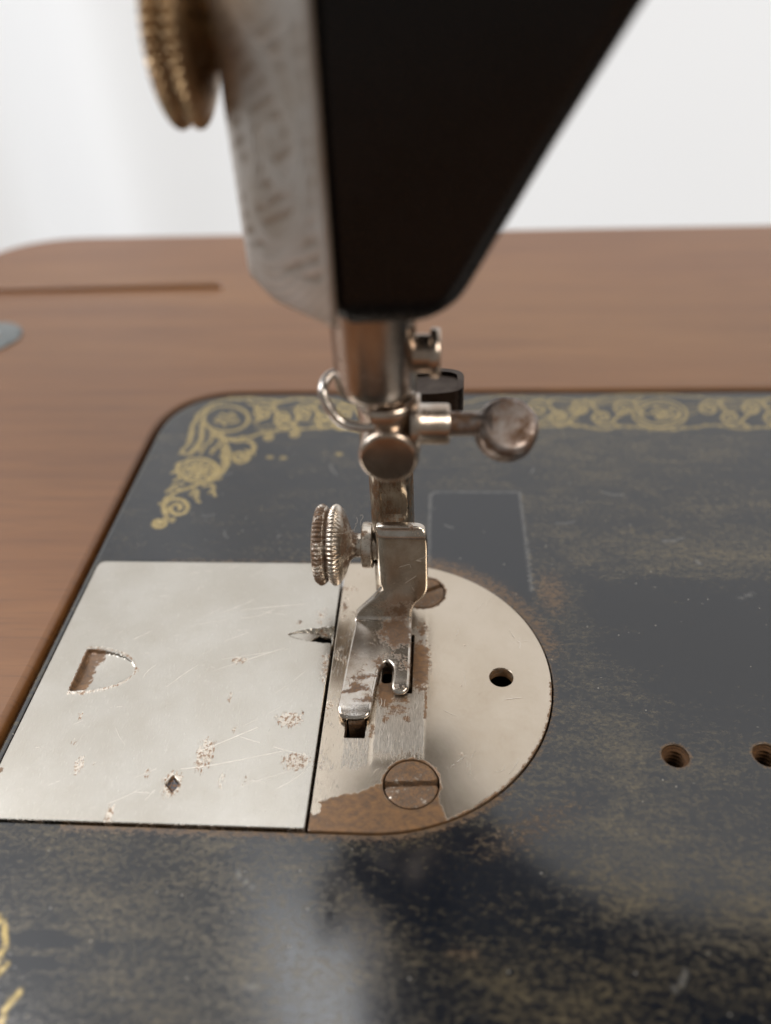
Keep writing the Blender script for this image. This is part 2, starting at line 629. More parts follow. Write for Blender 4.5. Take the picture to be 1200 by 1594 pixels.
def mat_simple(name, col, rough, metal=0.0, var=0.15, scale=0.4, bump=0.02, spec=0.5):
    M = Mat(name)
    n = M.noise(scale, 5, 0.6)
    f = M.noise(scale * 8, 3, 0.6)
    c = M.mix(M.step(n, 0.3, 0.7), tuple(x * (1 - var) for x in col), tuple(min(1, x * (1 + var)) for x in col))
    return M.set(c, M.math('ADD', rough, M.math('MULTIPLY', f, 0.1)), metal, M.bump(f, bump, 0.5), spec=spec)


M_slide = mat_plate('nickel_slide_plate', (0.565, 0.535, 0.483), 0.21)
M_needle = mat_plate('nickel_needle_plate', (0.585, 0.51, 0.42), 0.17)
M_bed = mat_bed()
M_wood = mat_wood()
M_void = mat_simple('dark_cavity', (0.010, 0.008, 0.006), 0.6)  # near-black floor under the plate openings
M_hole = metal_part('rusty_thread', (0.20, 0.12, 0.07), (0.10, 0.06, 0.035), 0.62, 0.45, 0.9)
M_foot = metal_part('presser_foot_nickel', (0.62, 0.58, 0.53), (0.50, 0.44, 0.375), 0.37, 0.15, 0.45, attr='rust', pit=0.8)
M_screw = metal_part('thumb_screw_nickel', (0.66, 0.61, 0.54), (0.48, 0.40, 0.32), 0.43, 0.22, 0.55, attr='rust')
M_pscrew = metal_part('rusty_plate_screw', (0.66, 0.61, 0.53), (0.46, 0.36, 0.25), 0.60, 0.2, 0.26)
M_bar = metal_part('presser_bar_steel', (0.42, 0.38, 0.32), (0.20, 0.15, 0.10), 0.50, 0.24, 0.5, (1, 1, 0.45))
M_clamp = metal_part('needle_clamp_nickel', (0.60, 0.53, 0.46), (0.42, 0.33, 0.26), 0.33, 0.17, 0.35)
M_knob = metal_part('worn_clamp_knob', (0.42, 0.38, 0.36), (0.22, 0.16, 0.13), 0.46, 0.30, 0.42)
M_bush = metal_part('bushing_steel', (0.58, 0.55, 0.52), (0.40, 0.33, 0.27), 0.36, 0.16, 0.3, (1, 1, 0.5))
M_dogs = metal_part('feed_dog_steel', (0.30, 0.23, 0.17), (0.18, 0.12, 0.08), 0.55, 0.35, 0.8)
M_fknob = metal_part('face_plate_knob_brass', (0.56, 0.42, 0.26), (0.34, 0.23, 0.13), 0.42, 0.26, 0.3)
M_wire = metal_part('thread_guide_wire', (0.66, 0.63, 0.60), (0.50, 0.44, 0.38), 0.28, 0.14, 0.5)
M_bracket = metal_part('dark_bracket_steel', (0.085, 0.065, 0.052), (0.05, 0.035, 0.028), 0.36, 0.3, 0.4)
M_black = mat_simple('black_japan_arm', (0.0038, 0.0030, 0.0030), 0.22, 0.0, 0.3, 0.08, 0.03, 0.3)
M_disc = mat_simple('blued_steel_disc', (0.20, 0.215, 0.215), 0.34, 0.75, 0.2, 0.25)
M_scr = mat_simple('fresh_scratch_metal', (0.78, 0.72, 0.64), 0.34, 1.0, 0.1, 0.8)
M_lint = mat_simple('pale_lint', (0.42, 0.37, 0.31), 0.8)


def mat_face():
    M = Mat('engraved_face_plate_nickel')
    n = M.noise(0.16, 5, 0.6)
    f = M.noise(1.5, 4, 0.65)
    rel = M.attr('relief')
    edge = M.attr('edge')
    base = M.mix(M.step(n, 0.35, 0.7), (0.62, 0.58, 0.54), (0.53, 0.465, 0.40))
    low = M.math('MULTIPLY', M.math('SUBTRACT', 1.0, rel), M.step(n, 0.15, 0.5))
    col = M.mix(M.math('MULTIPLY', low, 0.74), base, (0.22, 0.15, 0.095))
    col = M.mix(M.math('MULTIPLY', edge, 0.8), col, (0.13, 0.085, 0.05))
    met = M.math('SUBTRACT', 1.0, M.math('MULTIPLY', M.math('MAXIMUM', M.math('MULTIPLY', low, 0.45), edge), 0.6))
    ro = M.math('ADD', 0.27, M.math('MULTIPLY', f, 0.16))
    return M.set(col, ro, met, M.bump(f, 0.02, 0.4))


M_face = mat_face()


def mat_wall():
    M = Mat('white_backdrop')
    n = M.noise(0.004, 3, 0.5)
    c = M.mix(n, (0.80, 0.80, 0.80), (0.86, 0.86, 0.855))
    M.set(c, 0.8, 0.0, M.bump(M.noise(0.5, 3), 0.1, 0.3), spec=0.1)
    tr = M.t.nodes.new('ShaderNodeBsdfTranslucent')
    M.t.links.new(c, tr.inputs['Color'])
    mx = M.t.nodes.new('ShaderNodeMixShader')
    mx.inputs[0].default_value = 0.55
    M.t.links.new(M.b.outputs[0], mx.inputs[1])
    M.t.links.new(tr.outputs[0], mx.inputs[2])
    M.t.links.new(mx.outputs[0], M.t.nodes['Material Output'].inputs['Surface'])
    return M.m


M_wall = mat_wall()

# ------------------------------------------------------------------ backdrop (white, softly folded on its left)
bx = np.concatenate([np.linspace(-2600, -420, 24), np.linspace(-400, 100, 80), np.linspace(140, 2600, 24)])
by = 470 + 48 * np.exp(-((bx + 300) / 60) ** 2) - 26 * np.exp(-((bx + 195) / 48) ** 2) + 0.05 * np.maximum(0, -bx - 320)
bz = np.linspace(-700, 2600, 12)
V = np.array([(x, y, z) for z in bz for x, y in zip(bx, by)])
nb = len(bx)
F = [(i * nb + k, i * nb + k + 1, (i + 1) * nb + k + 1, (i + 1) * nb + k) for i in range(len(bz) - 1) for k in range(nb - 1)]
wall = link('backdrop', V, F, M_wall)
wall['kind'] = 'structure'
wall['label'] = 'plain white translucent sheet hanging behind the wooden table'

# ------------------------------------------------------------------ table
table = empty('sewing_table', (0, 0, 0))
table['label'] = 'reddish brown varnished wooden table holding the black machine bed'
table['category'] = 'table'
BX0, BX1, BY = -56.3, 300.0, 88.6
bed_outer = round_poly([(BX0, -BY), (BX1, -BY), (BX1, BY), (BX0, BY)], 19.0, 1.2, 14)
cut = inset(bed_outer, -0.9)
t_outer = round_poly([(-149, -430), (520, -430), (520, 196), (-149, 198)], [8, 8, 8, 34], 4.0, 16)  # front edge extended out of view so the head mirrors dark wood
slot = round_poly([(-148.5 + 14, 145.6), (-58.5, 147.2), (-58.5, 155.4), (-148.5 + 14, 154.4)], [2, 2.4, 2.4, 2], 0.8, 6)
V, F = sheet(t_outer, [cut, slot], grid_pts(-148, 519, -429, 197, 14), -0.1, 22.0, 1.1, 3)
link('tabletop', V, F, M_wood, table)
V, F = sheet(inset(slot, -1.5), [], None, -1.5, 1.0, 0.2, 1)
link('slot_floor', V, F, M_wood, table)
V, F = lathe([(-0.3, 9.6), (0.35, 9.5), (0.55, 9.1), (0.55, 3.6), (0.2, 3.2), (-1.2, 3.0), (-1.2, 0.01)], (-118.4, 119.7, -0.1), (0, 0, 1), 64)
disc = link('metal_disc', V, F, M_disc, table)
disc['label'] = 'small blue grey metal disc let into the table'

# ------------------------------------------------------------------ machine
machine = empty('sewing_machine', (0, 0, 0))
machine['label'] = 'old black sewing machine with gilt scrollwork, rusty presser foot and nickel plates'
machine['category'] = 'sewing machine'

RP = 26.68
aa = np.linspace(-math.pi / 2, math.pi / 2, 90)
arc_ = np.stack([RP * np.cos(aa), RP * np.sin(aa)], -1)
SEAM_N, SEAM_S = -7.95, -8.42
needle_outer = resample(np.concatenate([[(SEAM_N, -RP)], arc_, [(SEAM_N, RP)]]), 0.5)
arc2 = np.stack([(RP + .22) * np.cos(aa), (RP + .22) * np.sin(aa)], -1)
opening = round_poly(np.concatenate([[(-54.75, -26.72)], arc2, [(-54.75, 26.9)]]), [0.4] + [0] * len(arc2) + [1.7], 0.6, 6)

# gilt transfer strokes on the bed: (half width mm, strength, points mm)
ORN = [
    (0.90, 0.90, [(-45.38,39.07),(-45.13,38.53),(-45.02,37.99),(-45.08,37.51),(-45.27,37.15),(-45.57,36.93),(-45.93,36.85),(-46.32,36.93),(-46.69,37.13),(-47.01,37.44),(-47.23,37.79),(-47.35,38.16),(-47.37,38.5),(-47.28,38.78),(-47.12,38.96),(-46.9,39.05),(-46.66,39.03),(-46.43,38.93),(-46.23,38.77),(-46.09,38.57),(-46.02,38.37),(-46.0,38.19),(-46.04,38.05),(-46.12,37.96),(-46.22,37.93),(-46.32,37.95)]),
    (0.75, 0.95, [(-45.13,38.5),(-45.2,38.99),(-45.24,39.49),(-45.29,39.99),(-45.35,40.49),(-45.44,40.97),(-45.58,41.43),(-45.79,41.86),(-46.07,42.28),(-46.39,42.68),(-46.69,43.07),(-46.95,43.46),(-47.13,43.86),(-47.22,44.28),(-47.25,44.7),(-47.24,45.12),(-47.19,45.54),(-47.1,45.93),(-46.99,46.3),(-46.84,46.62),(-46.66,46.91),(-46.45,47.18),(-46.2,47.45),(-45.9,47.73),(-45.56,48.05),(-45.16,48.41),(-44.71,48.8),(-44.21,49.2),(-43.67,49.62),(-43.11,50.03),(-42.53,50.44),(-41.89,50.83),(-41.18,51.21),(-40.43,51.58),(-39.71,51.97),(-39.06,52.4),(-38.52,52.88),(-38.11,53.41),(-37.78,53.99),(-37.51,54.6),(-37.31,55.24),(-37.15,55.91),(-37.03,56.61),(-36.95,57.36),(-36.92,58.15),(-36.95,58.97),(-37.02,59.81),(-37.12,60.64),(-37.25,61.45),(-37.42,62.24),(-37.63,63.04),(-37.89,63.83),(-38.17,64.6),(-38.48,65.35),(-38.81,66.07),(-39.17,66.77),(-39.58,67.45),(-40.01,68.11),(-40.46,68.74),(-40.91,69.31),(-41.34,69.82),(-41.75,70.26),(-42.15,70.62),(-42.56,70.92),(-42.96,71.21),(-43.36,71.49),(-43.77,71.8)]),
    (0.80, 0.80, [(-46.59,46.01),(-46.4,46.43),(-46.24,46.86),(-46.08,47.28),(-45.88,47.71),(-45.61,48.14),(-45.24,48.57),(-44.73,48.99),(-44.09,49.4),(-43.38,49.81),(-42.66,50.23),(-41.96,50.69),(-41.34,51.2),(-40.79,51.76),(-40.25,52.35),(-39.74,52.99),(-39.28,53.65),(-38.87,54.33),(-38.55,55.04),(-38.3,55.78),(-38.11,56.55),(-37.99,57.35),(-37.93,58.17),(-37.91,59.0),(-37.95,59.82),(-38.05,60.63),(-38.24,61.45),(-38.48,62.28),(-38.75,63.11),(-39.02,63.95),(-39.26,64.8)]),
    (0.80, 0.95, [(-45.96,41.16),(-46.67,42.62),(-46.84,44.07),(-46.49,45.26),(-45.69,45.97),(-44.63,46.11),(-43.52,45.7),(-42.58,44.85),(-41.95,43.76),(-41.73,42.65),(-41.9,41.72),(-42.4,41.12),(-43.11,40.91),(-43.88,41.1),(-44.57,41.61),(-45.06,42.31),(-45.29,43.05),(-45.23,43.7),(-44.95,44.14),(-44.52,44.31),(-44.05,44.23),(-43.64,43.95),(-43.36,43.56),(-43.25,43.16),(-43.28,42.85),(-43.43,42.66)]),
    (0.70, 0.70, [(-45.3,40.4),(-45.03,40.09),(-44.73,39.74),(-44.44,39.39),(-44.17,39.08),(-43.94,38.84),(-43.76,38.72),(-43.66,38.73),(-43.61,38.86),(-43.59,39.06),(-43.6,39.29),(-43.61,39.53),(-43.6,39.73)]),
    (0.70, 0.80, [(-42.26,47.49),(-42.09,47.78),(-41.92,48.14),(-41.74,48.5),(-41.57,48.79),(-41.41,48.97),(-41.26,48.96),(-41.13,48.7),(-41.0,48.24),(-40.89,47.65),(-40.78,47.04),(-40.67,46.47),(-40.56,46.05),(-40.44,45.76),(-40.33,45.56),(-40.21,45.4),(-40.09,45.27),(-39.97,45.14),(-39.86,44.98)]),
    (0.70, 0.80, [(-40.25,50.45),(-39.9,50.48),(-39.52,50.54),(-39.14,50.6),(-38.78,50.63),(-38.46,50.59),(-38.21,50.46),(-38.04,50.21),(-37.94,49.84),(-37.87,49.42),(-37.83,48.98),(-37.79,48.57),(-37.71,48.24),(-37.6,48.0),(-37.49,47.8),(-37.37,47.63),(-37.25,47.47),(-37.13,47.32),(-37.02,47.15)]),
    (0.60, 0.90, [(-38.48,56.22),(-38.39,55.05),(-38.63,53.99),(-39.18,53.09),(-40.0,52.43),(-41.03,52.04),(-42.19,51.96),(-43.41,52.19),(-44.6,52.71),(-45.67,53.49),(-46.55,54.48),(-47.17,55.61),(-47.48,56.79),(-47.45,57.94),(-47.08,58.97),(-46.39,59.8),(-45.43,60.37),(-44.29,60.62),(-43.03,60.53),(-41.78,60.13),(-40.62,59.42),(-39.63,58.49),(-38.9,57.39),(-38.48,56.22)]),
    (0.50, 0.75, [(-39.46,56.21),(-39.4,55.37),(-39.59,54.59),(-40.03,53.93),(-40.68,53.45),(-41.49,53.16),(-42.4,53.1),(-43.35,53.27),(-44.28,53.65),(-45.1,54.23),(-45.77,54.95),(-46.24,55.77),(-46.46,56.63),(-46.41,57.47),(-46.11,58.21),(-45.56,58.81),(-44.81,59.22),(-43.92,59.4),(-42.95,59.34),(-41.99,59.04),(-41.09,58.54),(-40.34,57.86),(-39.78,57.07),(-39.46,56.21)]),
    (0.70, 0.95, [(-42.54,56.21),(-42.33,56.12),(-42.12,56.02),(-41.91,55.92),(-41.7,55.83),(-41.5,55.75),(-41.3,55.7),(-41.12,55.67),(-40.94,55.67),(-40.76,55.69),(-40.59,55.71),(-40.42,55.73),(-40.24,55.74)]),
    (0.70, 0.95, [(-42.57,55.95),(-42.44,55.78),(-42.32,55.59),(-42.2,55.4),(-42.08,55.23),(-41.95,55.06),(-41.82,54.92),(-41.67,54.8),(-41.51,54.7),(-41.35,54.62),(-41.18,54.54),(-41.02,54.46),(-40.86,54.38)]),
    (0.70, 0.95, [(-42.76,55.82),(-42.78,55.64),(-42.8,55.45),(-42.83,55.27),(-42.85,55.09),(-42.85,54.91),(-42.84,54.74),(-42.8,54.58),(-42.73,54.43),(-42.66,54.29),(-42.58,54.15),(-42.49,54.01),(-42.42,53.87)]),
    (0.70, 0.95, [(-43.02,55.87),(-43.17,55.76),(-43.33,55.67),(-43.49,55.57),(-43.65,55.47),(-43.78,55.36),(-43.9,55.25),(-43.98,55.12),(-44.04,54.99),(-44.09,54.86),(-44.13,54.72),(-44.17,54.58),(-44.21,54.44)]),
    (0.70, 0.95, [(-43.23,56.07),(-43.45,56.1),(-43.67,56.13),(-43.89,56.17),(-44.11,56.2),(-44.31,56.21),(-44.51,56.21),(-44.68,56.17),(-44.84,56.12),(-44.98,56.06),(-45.13,55.99),(-45.27,55.92),(-45.42,55.85)]),
    (0.70, 0.95, [(-43.3,56.34),(-43.48,56.49),(-43.65,56.64),(-43.83,56.79),(-44.01,56.94),(-44.19,57.07),(-44.37,57.17),(-44.55,57.25),(-44.73,57.31),(-44.91,57.34),(-45.1,57.38),(-45.28,57.41),(-45.46,57.44)]),
    (0.70, 0.95, [(-43.18,56.55),(-43.24,56.74),(-43.29,56.94),(-43.34,57.14),(-43.4,57.34),(-43.47,57.52),(-43.55,57.69),(-43.65,57.84),(-43.77,57.98),(-43.9,58.1),(-44.04,58.22),(-44.17,58.35),(-44.3,58.47)]),
    (0.70, 0.95, [(-42.94,56.6),(-42.85,56.75),(-42.75,56.9),(-42.65,57.05),(-42.56,57.21),(-42.48,57.36),(-42.43,57.51),(-42.4,57.67),(-42.4,57.82),(-42.42,57.97),(-42.44,58.12),(-42.47,58.28),(-42.48,58.43)]),
    (0.70, 0.95, [(-42.69,56.46),(-42.49,56.5),(-42.29,56.53),(-42.08,56.57),(-41.89,56.61),(-41.7,56.66),(-41.54,56.72),(-41.4,56.81),(-41.28,56.9),(-41.18,57.01),(-41.08,57.12),(-40.98,57.24),(-40.88,57.35)]),
    (0.70, 0.75, [(-44.77,51.19),(-45.08,51.13),(-45.4,51.08),(-45.71,51.03),(-46.02,50.97),(-46.29,50.9),(-46.51,50.8),(-46.67,50.67),(-46.78,50.52),(-46.86,50.35),(-46.93,50.17),(-46.99,49.99),(-47.07,49.82)]),
    (0.70, 0.75, [(-45.3,49.68),(-45.6,49.63),(-45.92,49.58),(-46.24,49.53),(-46.54,49.47),(-46.81,49.4),(-47.02,49.3),(-47.19,49.18),(-47.3,49.02),(-47.38,48.86),(-47.44,48.68),(-47.5,48.5),(-47.58,48.34)]),
    (0.70, 0.75, [(-44.66,53.47),(-44.97,53.42),(-45.29,53.37),(-45.61,53.32),(-45.92,53.26),(-46.19,53.18),(-46.41,53.08),(-46.58,52.95),(-46.69,52.8),(-46.77,52.62),(-46.84,52.44),(-46.9,52.26),(-46.98,52.09)]),
    (0.70, 0.75, [(-45.82,56.6),(-46.13,56.54),(-46.46,56.49),(-46.79,56.44),(-47.1,56.38),(-47.37,56.3),(-47.6,56.2),(-47.76,56.06),(-47.88,55.9),(-47.96,55.72),(-48.03,55.54),(-48.09,55.35),(-48.17,55.17)]),
    (0.70, 0.75, [(-45.68,59.4),(-45.99,59.34),(-46.32,59.29),(-46.65,59.24),(-46.97,59.18),(-47.25,59.1),(-47.48,59.0),(-47.64,58.86),(-47.76,58.69),(-47.84,58.51),(-47.91,58.32),(-47.97,58.13),(-48.06,57.95)]),
    (0.65, 0.80, [(-48.32,62.28),(-48.23,62.68),(-48.13,63.07),(-48.04,63.46),(-47.94,63.87),(-47.85,64.31),(-47.76,64.81),(-47.65,65.38),(-47.53,66.03),(-47.41,66.71),(-47.31,67.4),(-47.25,68.07),(-47.25,68.7),(-47.33,69.26),(-47.48,69.79),(-47.66,70.3),(-47.87,70.8),(-48.08,71.3),(-48.27,71.82)]),
    (0.65, 0.80, [(-46.01,62.28),(-45.94,62.78),(-45.86,63.27),(-45.79,63.77),(-45.71,64.28),(-45.63,64.79),(-45.54,65.31),(-45.43,65.86),(-45.28,66.42),(-45.12,67.0),(-44.99,67.57),(-44.9,68.14),(-44.88,68.69),(-44.95,69.22),(-45.08,69.75),(-45.27,70.26),(-45.47,70.77),(-45.68,71.28),(-45.87,71.81)]),
    (0.65, 0.80, [(-43.7,62.28),(-43.65,62.87),(-43.59,63.48),(-43.54,64.09),(-43.48,64.69),(-43.41,65.27),(-43.33,65.82),(-43.2,66.34),(-43.02,66.82),(-42.84,67.28),(-42.67,67.74),(-42.55,68.2),(-42.51,68.68),(-42.57,69.19),(-42.7,69.7),(-42.88,70.22),(-43.08,70.74),(-43.29,71.27),(-43.47,71.8)]),
    (0.65, 0.80, [(-41.4,62.28),(-41.29,62.68),(-41.19,63.07),(-41.08,63.45),(-40.97,63.86),(-40.87,64.3),(-40.76,64.8),(-40.64,65.37),(-40.5,66.01),(-40.36,66.69),(-40.24,67.39),(-40.16,68.06),(-40.15,68.68),(-40.21,69.24),(-40.34,69.77),(-40.51,70.28),(-40.7,70.77),(-40.9,71.27),(-41.07,71.79)]),
    (0.80, 0.85, [(-47.95,62.7),(-47.6,62.59),(-47.23,62.42),(-46.87,62.26),(-46.52,62.14),(-46.2,62.13),(-45.91,62.28),(-45.66,62.6),(-45.42,63.05),(-45.2,63.61),(-45.02,64.25),(-44.88,64.94),(-44.8,65.66),(-44.78,66.43),(-44.82,67.3),(-44.9,68.22),(-45.02,69.16),(-45.16,70.07),(-45.31,70.91),(-45.47,71.66),(-45.66,72.36),(-45.87,73.02),(-46.09,73.67),(-46.31,74.33),(-46.53,75.0)]),
    (0.80, 0.90, [(-47.21,66.52),(-47.39,67.69),(-47.6,68.88),(-47.81,70.08),(-48.0,71.28),(-48.15,72.47),(-48.22,73.63),(-48.23,74.78),(-48.21,75.94),(-48.13,77.07),(-48.0,78.17),(-47.79,79.23),(-47.5,80.21),(-47.13,81.13),(-46.69,82.02),(-46.18,82.84),(-45.58,83.6),(-44.89,84.25),(-44.11,84.79),(-43.2,85.2),(-42.17,85.49),(-41.06,85.68),(-39.89,85.79),(-38.69,85.83),(-37.49,85.83),(-36.25,85.72),(-34.94,85.49),(-33.61,85.18),(-32.3,84.89),(-31.07,84.66),(-29.95,84.56),(-28.99,84.64),(-28.15,84.85),(-27.38,85.13),(-26.62,85.41),(-25.82,85.63),(-24.93,85.71),(-23.97,85.63),(-22.99,85.45),(-21.97,85.21),(-20.91,84.93),(-19.77,84.67),(-18.55,84.45),(-17.23,84.29),(-15.8,84.14),(-14.3,84.0),(-12.77,83.86),(-11.24,83.73),(-9.75,83.59)]),
    (0.70, 0.90, [(-42.33,69.83),(-41.6,69.53),(-40.87,69.21),(-40.14,68.88),(-39.43,68.59),(-38.72,68.37),(-38.04,68.23),(-37.39,68.2),(-36.75,68.23),(-36.13,68.33),(-35.52,68.48),(-34.89,68.68),(-34.26,68.92),(-33.63,69.25),(-33.0,69.67),(-32.37,70.15),(-31.72,70.62),(-31.03,71.05),(-30.28,71.38),(-29.47,71.6),(-28.61,71.75),(-27.71,71.85),(-26.79,71.92),(-25.87,71.99),(-24.97,72.08),(-24.08,72.19),(-23.19,72.3),(-22.31,72.41),(-21.42,72.51),(-20.53,72.6),(-19.64,72.68),(-18.75,72.77),(-17.86,72.86),(-16.96,72.95),(-16.07,73.01),(-15.17,73.01),(-14.26,72.93),(-13.34,72.75),(-12.42,72.5),(-11.5,72.19),(-10.57,71.85),(-9.65,71.52),(-8.74,71.21)]),
    (0.80, 0.90, [(-40.59,68.68),(-39.96,68.44),(-39.31,68.19),(-38.67,67.94),(-38.04,67.7),(-37.44,67.5),(-36.89,67.36),(-36.37,67.31),(-35.89,67.33),(-35.44,67.4),(-35.01,67.45),(-34.6,67.45),(-34.2,67.35),(-33.81,67.16),(-33.42,66.9),(-33.05,66.58),(-32.72,66.23),(-32.44,65.85),(-32.25,65.46),(-32.13,65.01),(-32.09,64.47),(-32.1,63.9),(-32.15,63.38),(-32.24,62.95),(-32.35,62.69),(-32.51,62.62),(-32.71,62.7),(-32.95,62.88),(-33.21,63.11),(-33.47,63.34),(-33.71,63.53)]),
    (0.80, 0.90, [(-33.79,63.63),(-33.15,62.72),(-32.76,61.69),(-32.67,60.68),(-32.87,59.84),(-33.3,59.26),(-33.89,59.0),(-34.54,59.08),(-35.16,59.45),(-35.66,60.05),(-35.99,60.76),(-36.11,61.48),(-36.02,62.11),(-35.76,62.56),(-35.38,62.78),(-34.95,62.76),(-34.54,62.54),(-34.2,62.18),(-33.99,61.74),(-33.91,61.31),(-33.96,60.95),(-34.11,60.71),(-34.31,60.6),(-34.52,60.62),(-34.71,60.74),(-34.84,60.92)]),
    (0.75, 0.95, [(-35.71,76.8),(-35.63,75.3),(-35.94,73.92),(-36.62,72.77),(-37.63,71.93),(-38.88,71.44),(-40.29,71.35),(-41.76,71.65),(-43.2,72.33),(-44.49,73.35),(-45.54,74.64),(-46.28,76.1),(-46.64,77.64),(-46.59,79.13),(-46.12,80.47),(-45.27,81.55),(-44.1,82.27),(-42.7,82.59),(-41.18,82.46),(-39.65,81.92),(-38.25,80.99),(-37.07,79.76),(-36.21,78.33),(-35.71,76.8)]),
    (0.75, 0.95, [(-40.69,76.83),(-40.07,76.27)]),
    (0.75, 0.95, [(-41.8,76.08),(-41.17,75.52)]),
    (0.75, 0.95, [(-41.28,78.27),(-40.65,77.7)]),
    (0.75, 0.95, [(-39.77,75.51),(-39.15,74.96)]),
    (0.75, 0.95, [(-43.07,77.17),(-42.44,76.6)]),
    (0.75, 0.95, [(-39.55,77.93),(-38.93,77.36)]),
    (0.75, 0.95, [(-41.22,74.73),(-40.6,74.18)]),
    (0.75, 0.95, [(-42.68,78.93),(-42.05,78.36)]),
    (0.75, 0.95, [(-38.52,75.99),(-37.9,75.43)]),
    (0.75, 0.95, [(-43.35,75.84),(-42.72,75.28)]),
    (0.75, 0.95, [(-40.45,79.33),(-39.82,78.75)]),
    (0.30, 0.55, [(-35.0,80.47),(-34.49,80.42),(-34.02,80.36),(-33.55,80.3),(-33.04,80.25),(-32.47,80.22),(-31.81,80.23),(-31.02,80.29),(-30.12,80.38),(-29.16,80.49),(-28.17,80.62),(-27.2,80.75),(-26.28,80.86),(-25.42,80.98),(-24.58,81.12),(-23.76,81.26),(-22.94,81.39),(-22.11,81.49),(-21.27,81.55),(-20.44,81.57),(-19.63,81.57),(-18.82,81.54),(-17.98,81.49),(-17.1,81.41),(-16.15,81.31),(-15.13,81.18),(-14.04,81.0),(-12.9,80.8),(-11.75,80.59),(-10.6,80.38),(-9.47,80.18)]),
    (0.30, 0.73, [(-33.47,72.77),(-33.04,72.91),(-32.63,73.04),(-32.23,73.18),(-31.79,73.32),(-31.28,73.48),(-30.68,73.68),(-29.94,73.92),(-29.11,74.21),(-28.2,74.52),(-27.27,74.82),(-26.34,75.09),(-25.45,75.3),(-24.61,75.45),(-23.79,75.55),(-22.97,75.62),(-22.16,75.67),(-21.35,75.72),(-20.53,75.77),(-19.72,75.85),(-18.94,75.95),(-18.16,76.04),(-17.36,76.1),(-16.5,76.1),(-15.58,76.03),(-14.57,75.86),(-13.5,75.62),(-12.38,75.32),(-11.24,74.99),(-10.1,74.67),(-9.0,74.37)]),
    (0.70, 0.85, [(-37.15,84.03),(-36.73,83.73),(-36.3,83.46),(-35.88,83.19),(-35.47,82.88),(-35.07,82.51),(-34.7,82.04),(-34.33,81.44),(-33.94,80.71),(-33.58,79.92),(-33.26,79.13),(-33.02,78.38),(-32.89,77.72),(-32.9,77.17),(-33.03,76.68),(-33.23,76.23),(-33.47,75.81),(-33.7,75.38),(-33.9,74.94)]),
    (0.70, 0.85, [(-30.93,70.8),(-30.59,71.04),(-30.2,71.06),(-29.8,70.87),(-29.44,70.51),(-29.15,70.02),(-28.97,69.48),(-28.89,68.94),(-28.93,68.46),(-29.06,68.1),(-29.27,67.87),(-29.52,67.79),(-29.78,67.85),(-30.03,68.04),(-30.24,68.31),(-30.38,68.64),(-30.45,68.97),(-30.45,69.28),(-30.39,69.51),(-30.28,69.67),(-30.15,69.73),(-30.01,69.7),(-29.89,69.61),(-29.79,69.48),(-29.73,69.33),(-29.71,69.19)]),
    (0.70, 0.85, [(-25.1,71.88),(-24.75,72.1),(-24.36,72.12),(-23.96,71.95),(-23.62,71.61),(-23.35,71.16),(-23.18,70.66),(-23.13,70.16),(-23.18,69.72),(-23.33,69.38),(-23.54,69.17),(-23.8,69.1),(-24.06,69.15),(-24.3,69.33),(-24.49,69.58),(-24.62,69.89),(-24.68,70.2),(-24.67,70.47),(-24.61,70.69),(-24.49,70.83),(-24.36,70.89),(-24.22,70.87),(-24.1,70.78),(-24.01,70.66),(-23.95,70.52),(-23.94,70.39)]),
    (0.62, 0.95, [(-32.45,82.93),(-33.29,83.07),(-34.0,82.75),(-34.5,82.03),(-34.74,81.04),(-34.7,79.92),(-34.43,78.83),(-33.97,77.9),(-33.39,77.22),(-32.78,76.85),(-32.22,76.82),(-31.76,77.09),(-31.46,77.61),(-31.34,78.28),(-31.39,79.01),(-31.59,79.69),(-31.9,80.24),(-32.27,80.61),(-32.63,80.77),(-32.94,80.72),(-33.17,80.5),(-33.29,80.17),(-33.3,79.8),(-33.22,79.45),(-33.09,79.17),(-32.93,79.0)]),
    (0.60, 0.85, [(-34.81,79.82),(-34.66,80.4),(-34.54,81.03),(-34.42,81.66),(-34.28,82.24),(-34.09,82.71),(-33.84,83.02),(-33.51,83.15),(-33.13,83.15),(-32.7,83.05),(-32.25,82.85),(-31.8,82.56),(-31.38,82.21),(-30.96,81.74),(-30.54,81.13),(-30.12,80.45),(-29.71,79.75),(-29.33,79.09),(-28.98,78.55),(-28.67,78.11),(-28.39,77.74),(-28.13,77.41),(-27.88,77.1),(-27.64,76.8),(-27.38,76.47)]),
    (0.60, 0.80, [(-30.95,81.24),(-30.87,81.64),(-30.79,82.08),(-30.72,82.51),(-30.63,82.92),(-30.53,83.29),(-30.41,83.58),(-30.27,83.78),(-30.1,83.9),(-29.92,83.98),(-29.74,84.03),(-29.55,84.08),(-29.37,84.16)]),
    (0.62, 0.95, [(-26.05,73.23),(-26.82,73.11),(-27.6,73.42),(-28.31,74.1),(-28.87,75.04),(-29.22,76.11),(-29.32,77.17),(-29.18,78.1),(-28.84,78.77),(-28.35,79.13),(-27.8,79.16),(-27.25,78.88),(-26.77,78.35),(-26.43,77.68),(-26.25,76.96),(-26.23,76.29),(-26.36,75.76),(-26.6,75.41),(-26.91,75.27),(-27.23,75.32),(-27.52,75.53),(-27.74,75.85),(-27.88,76.21),(-27.92,76.55),(-27.88,76.82),(-27.78,76.98)]),
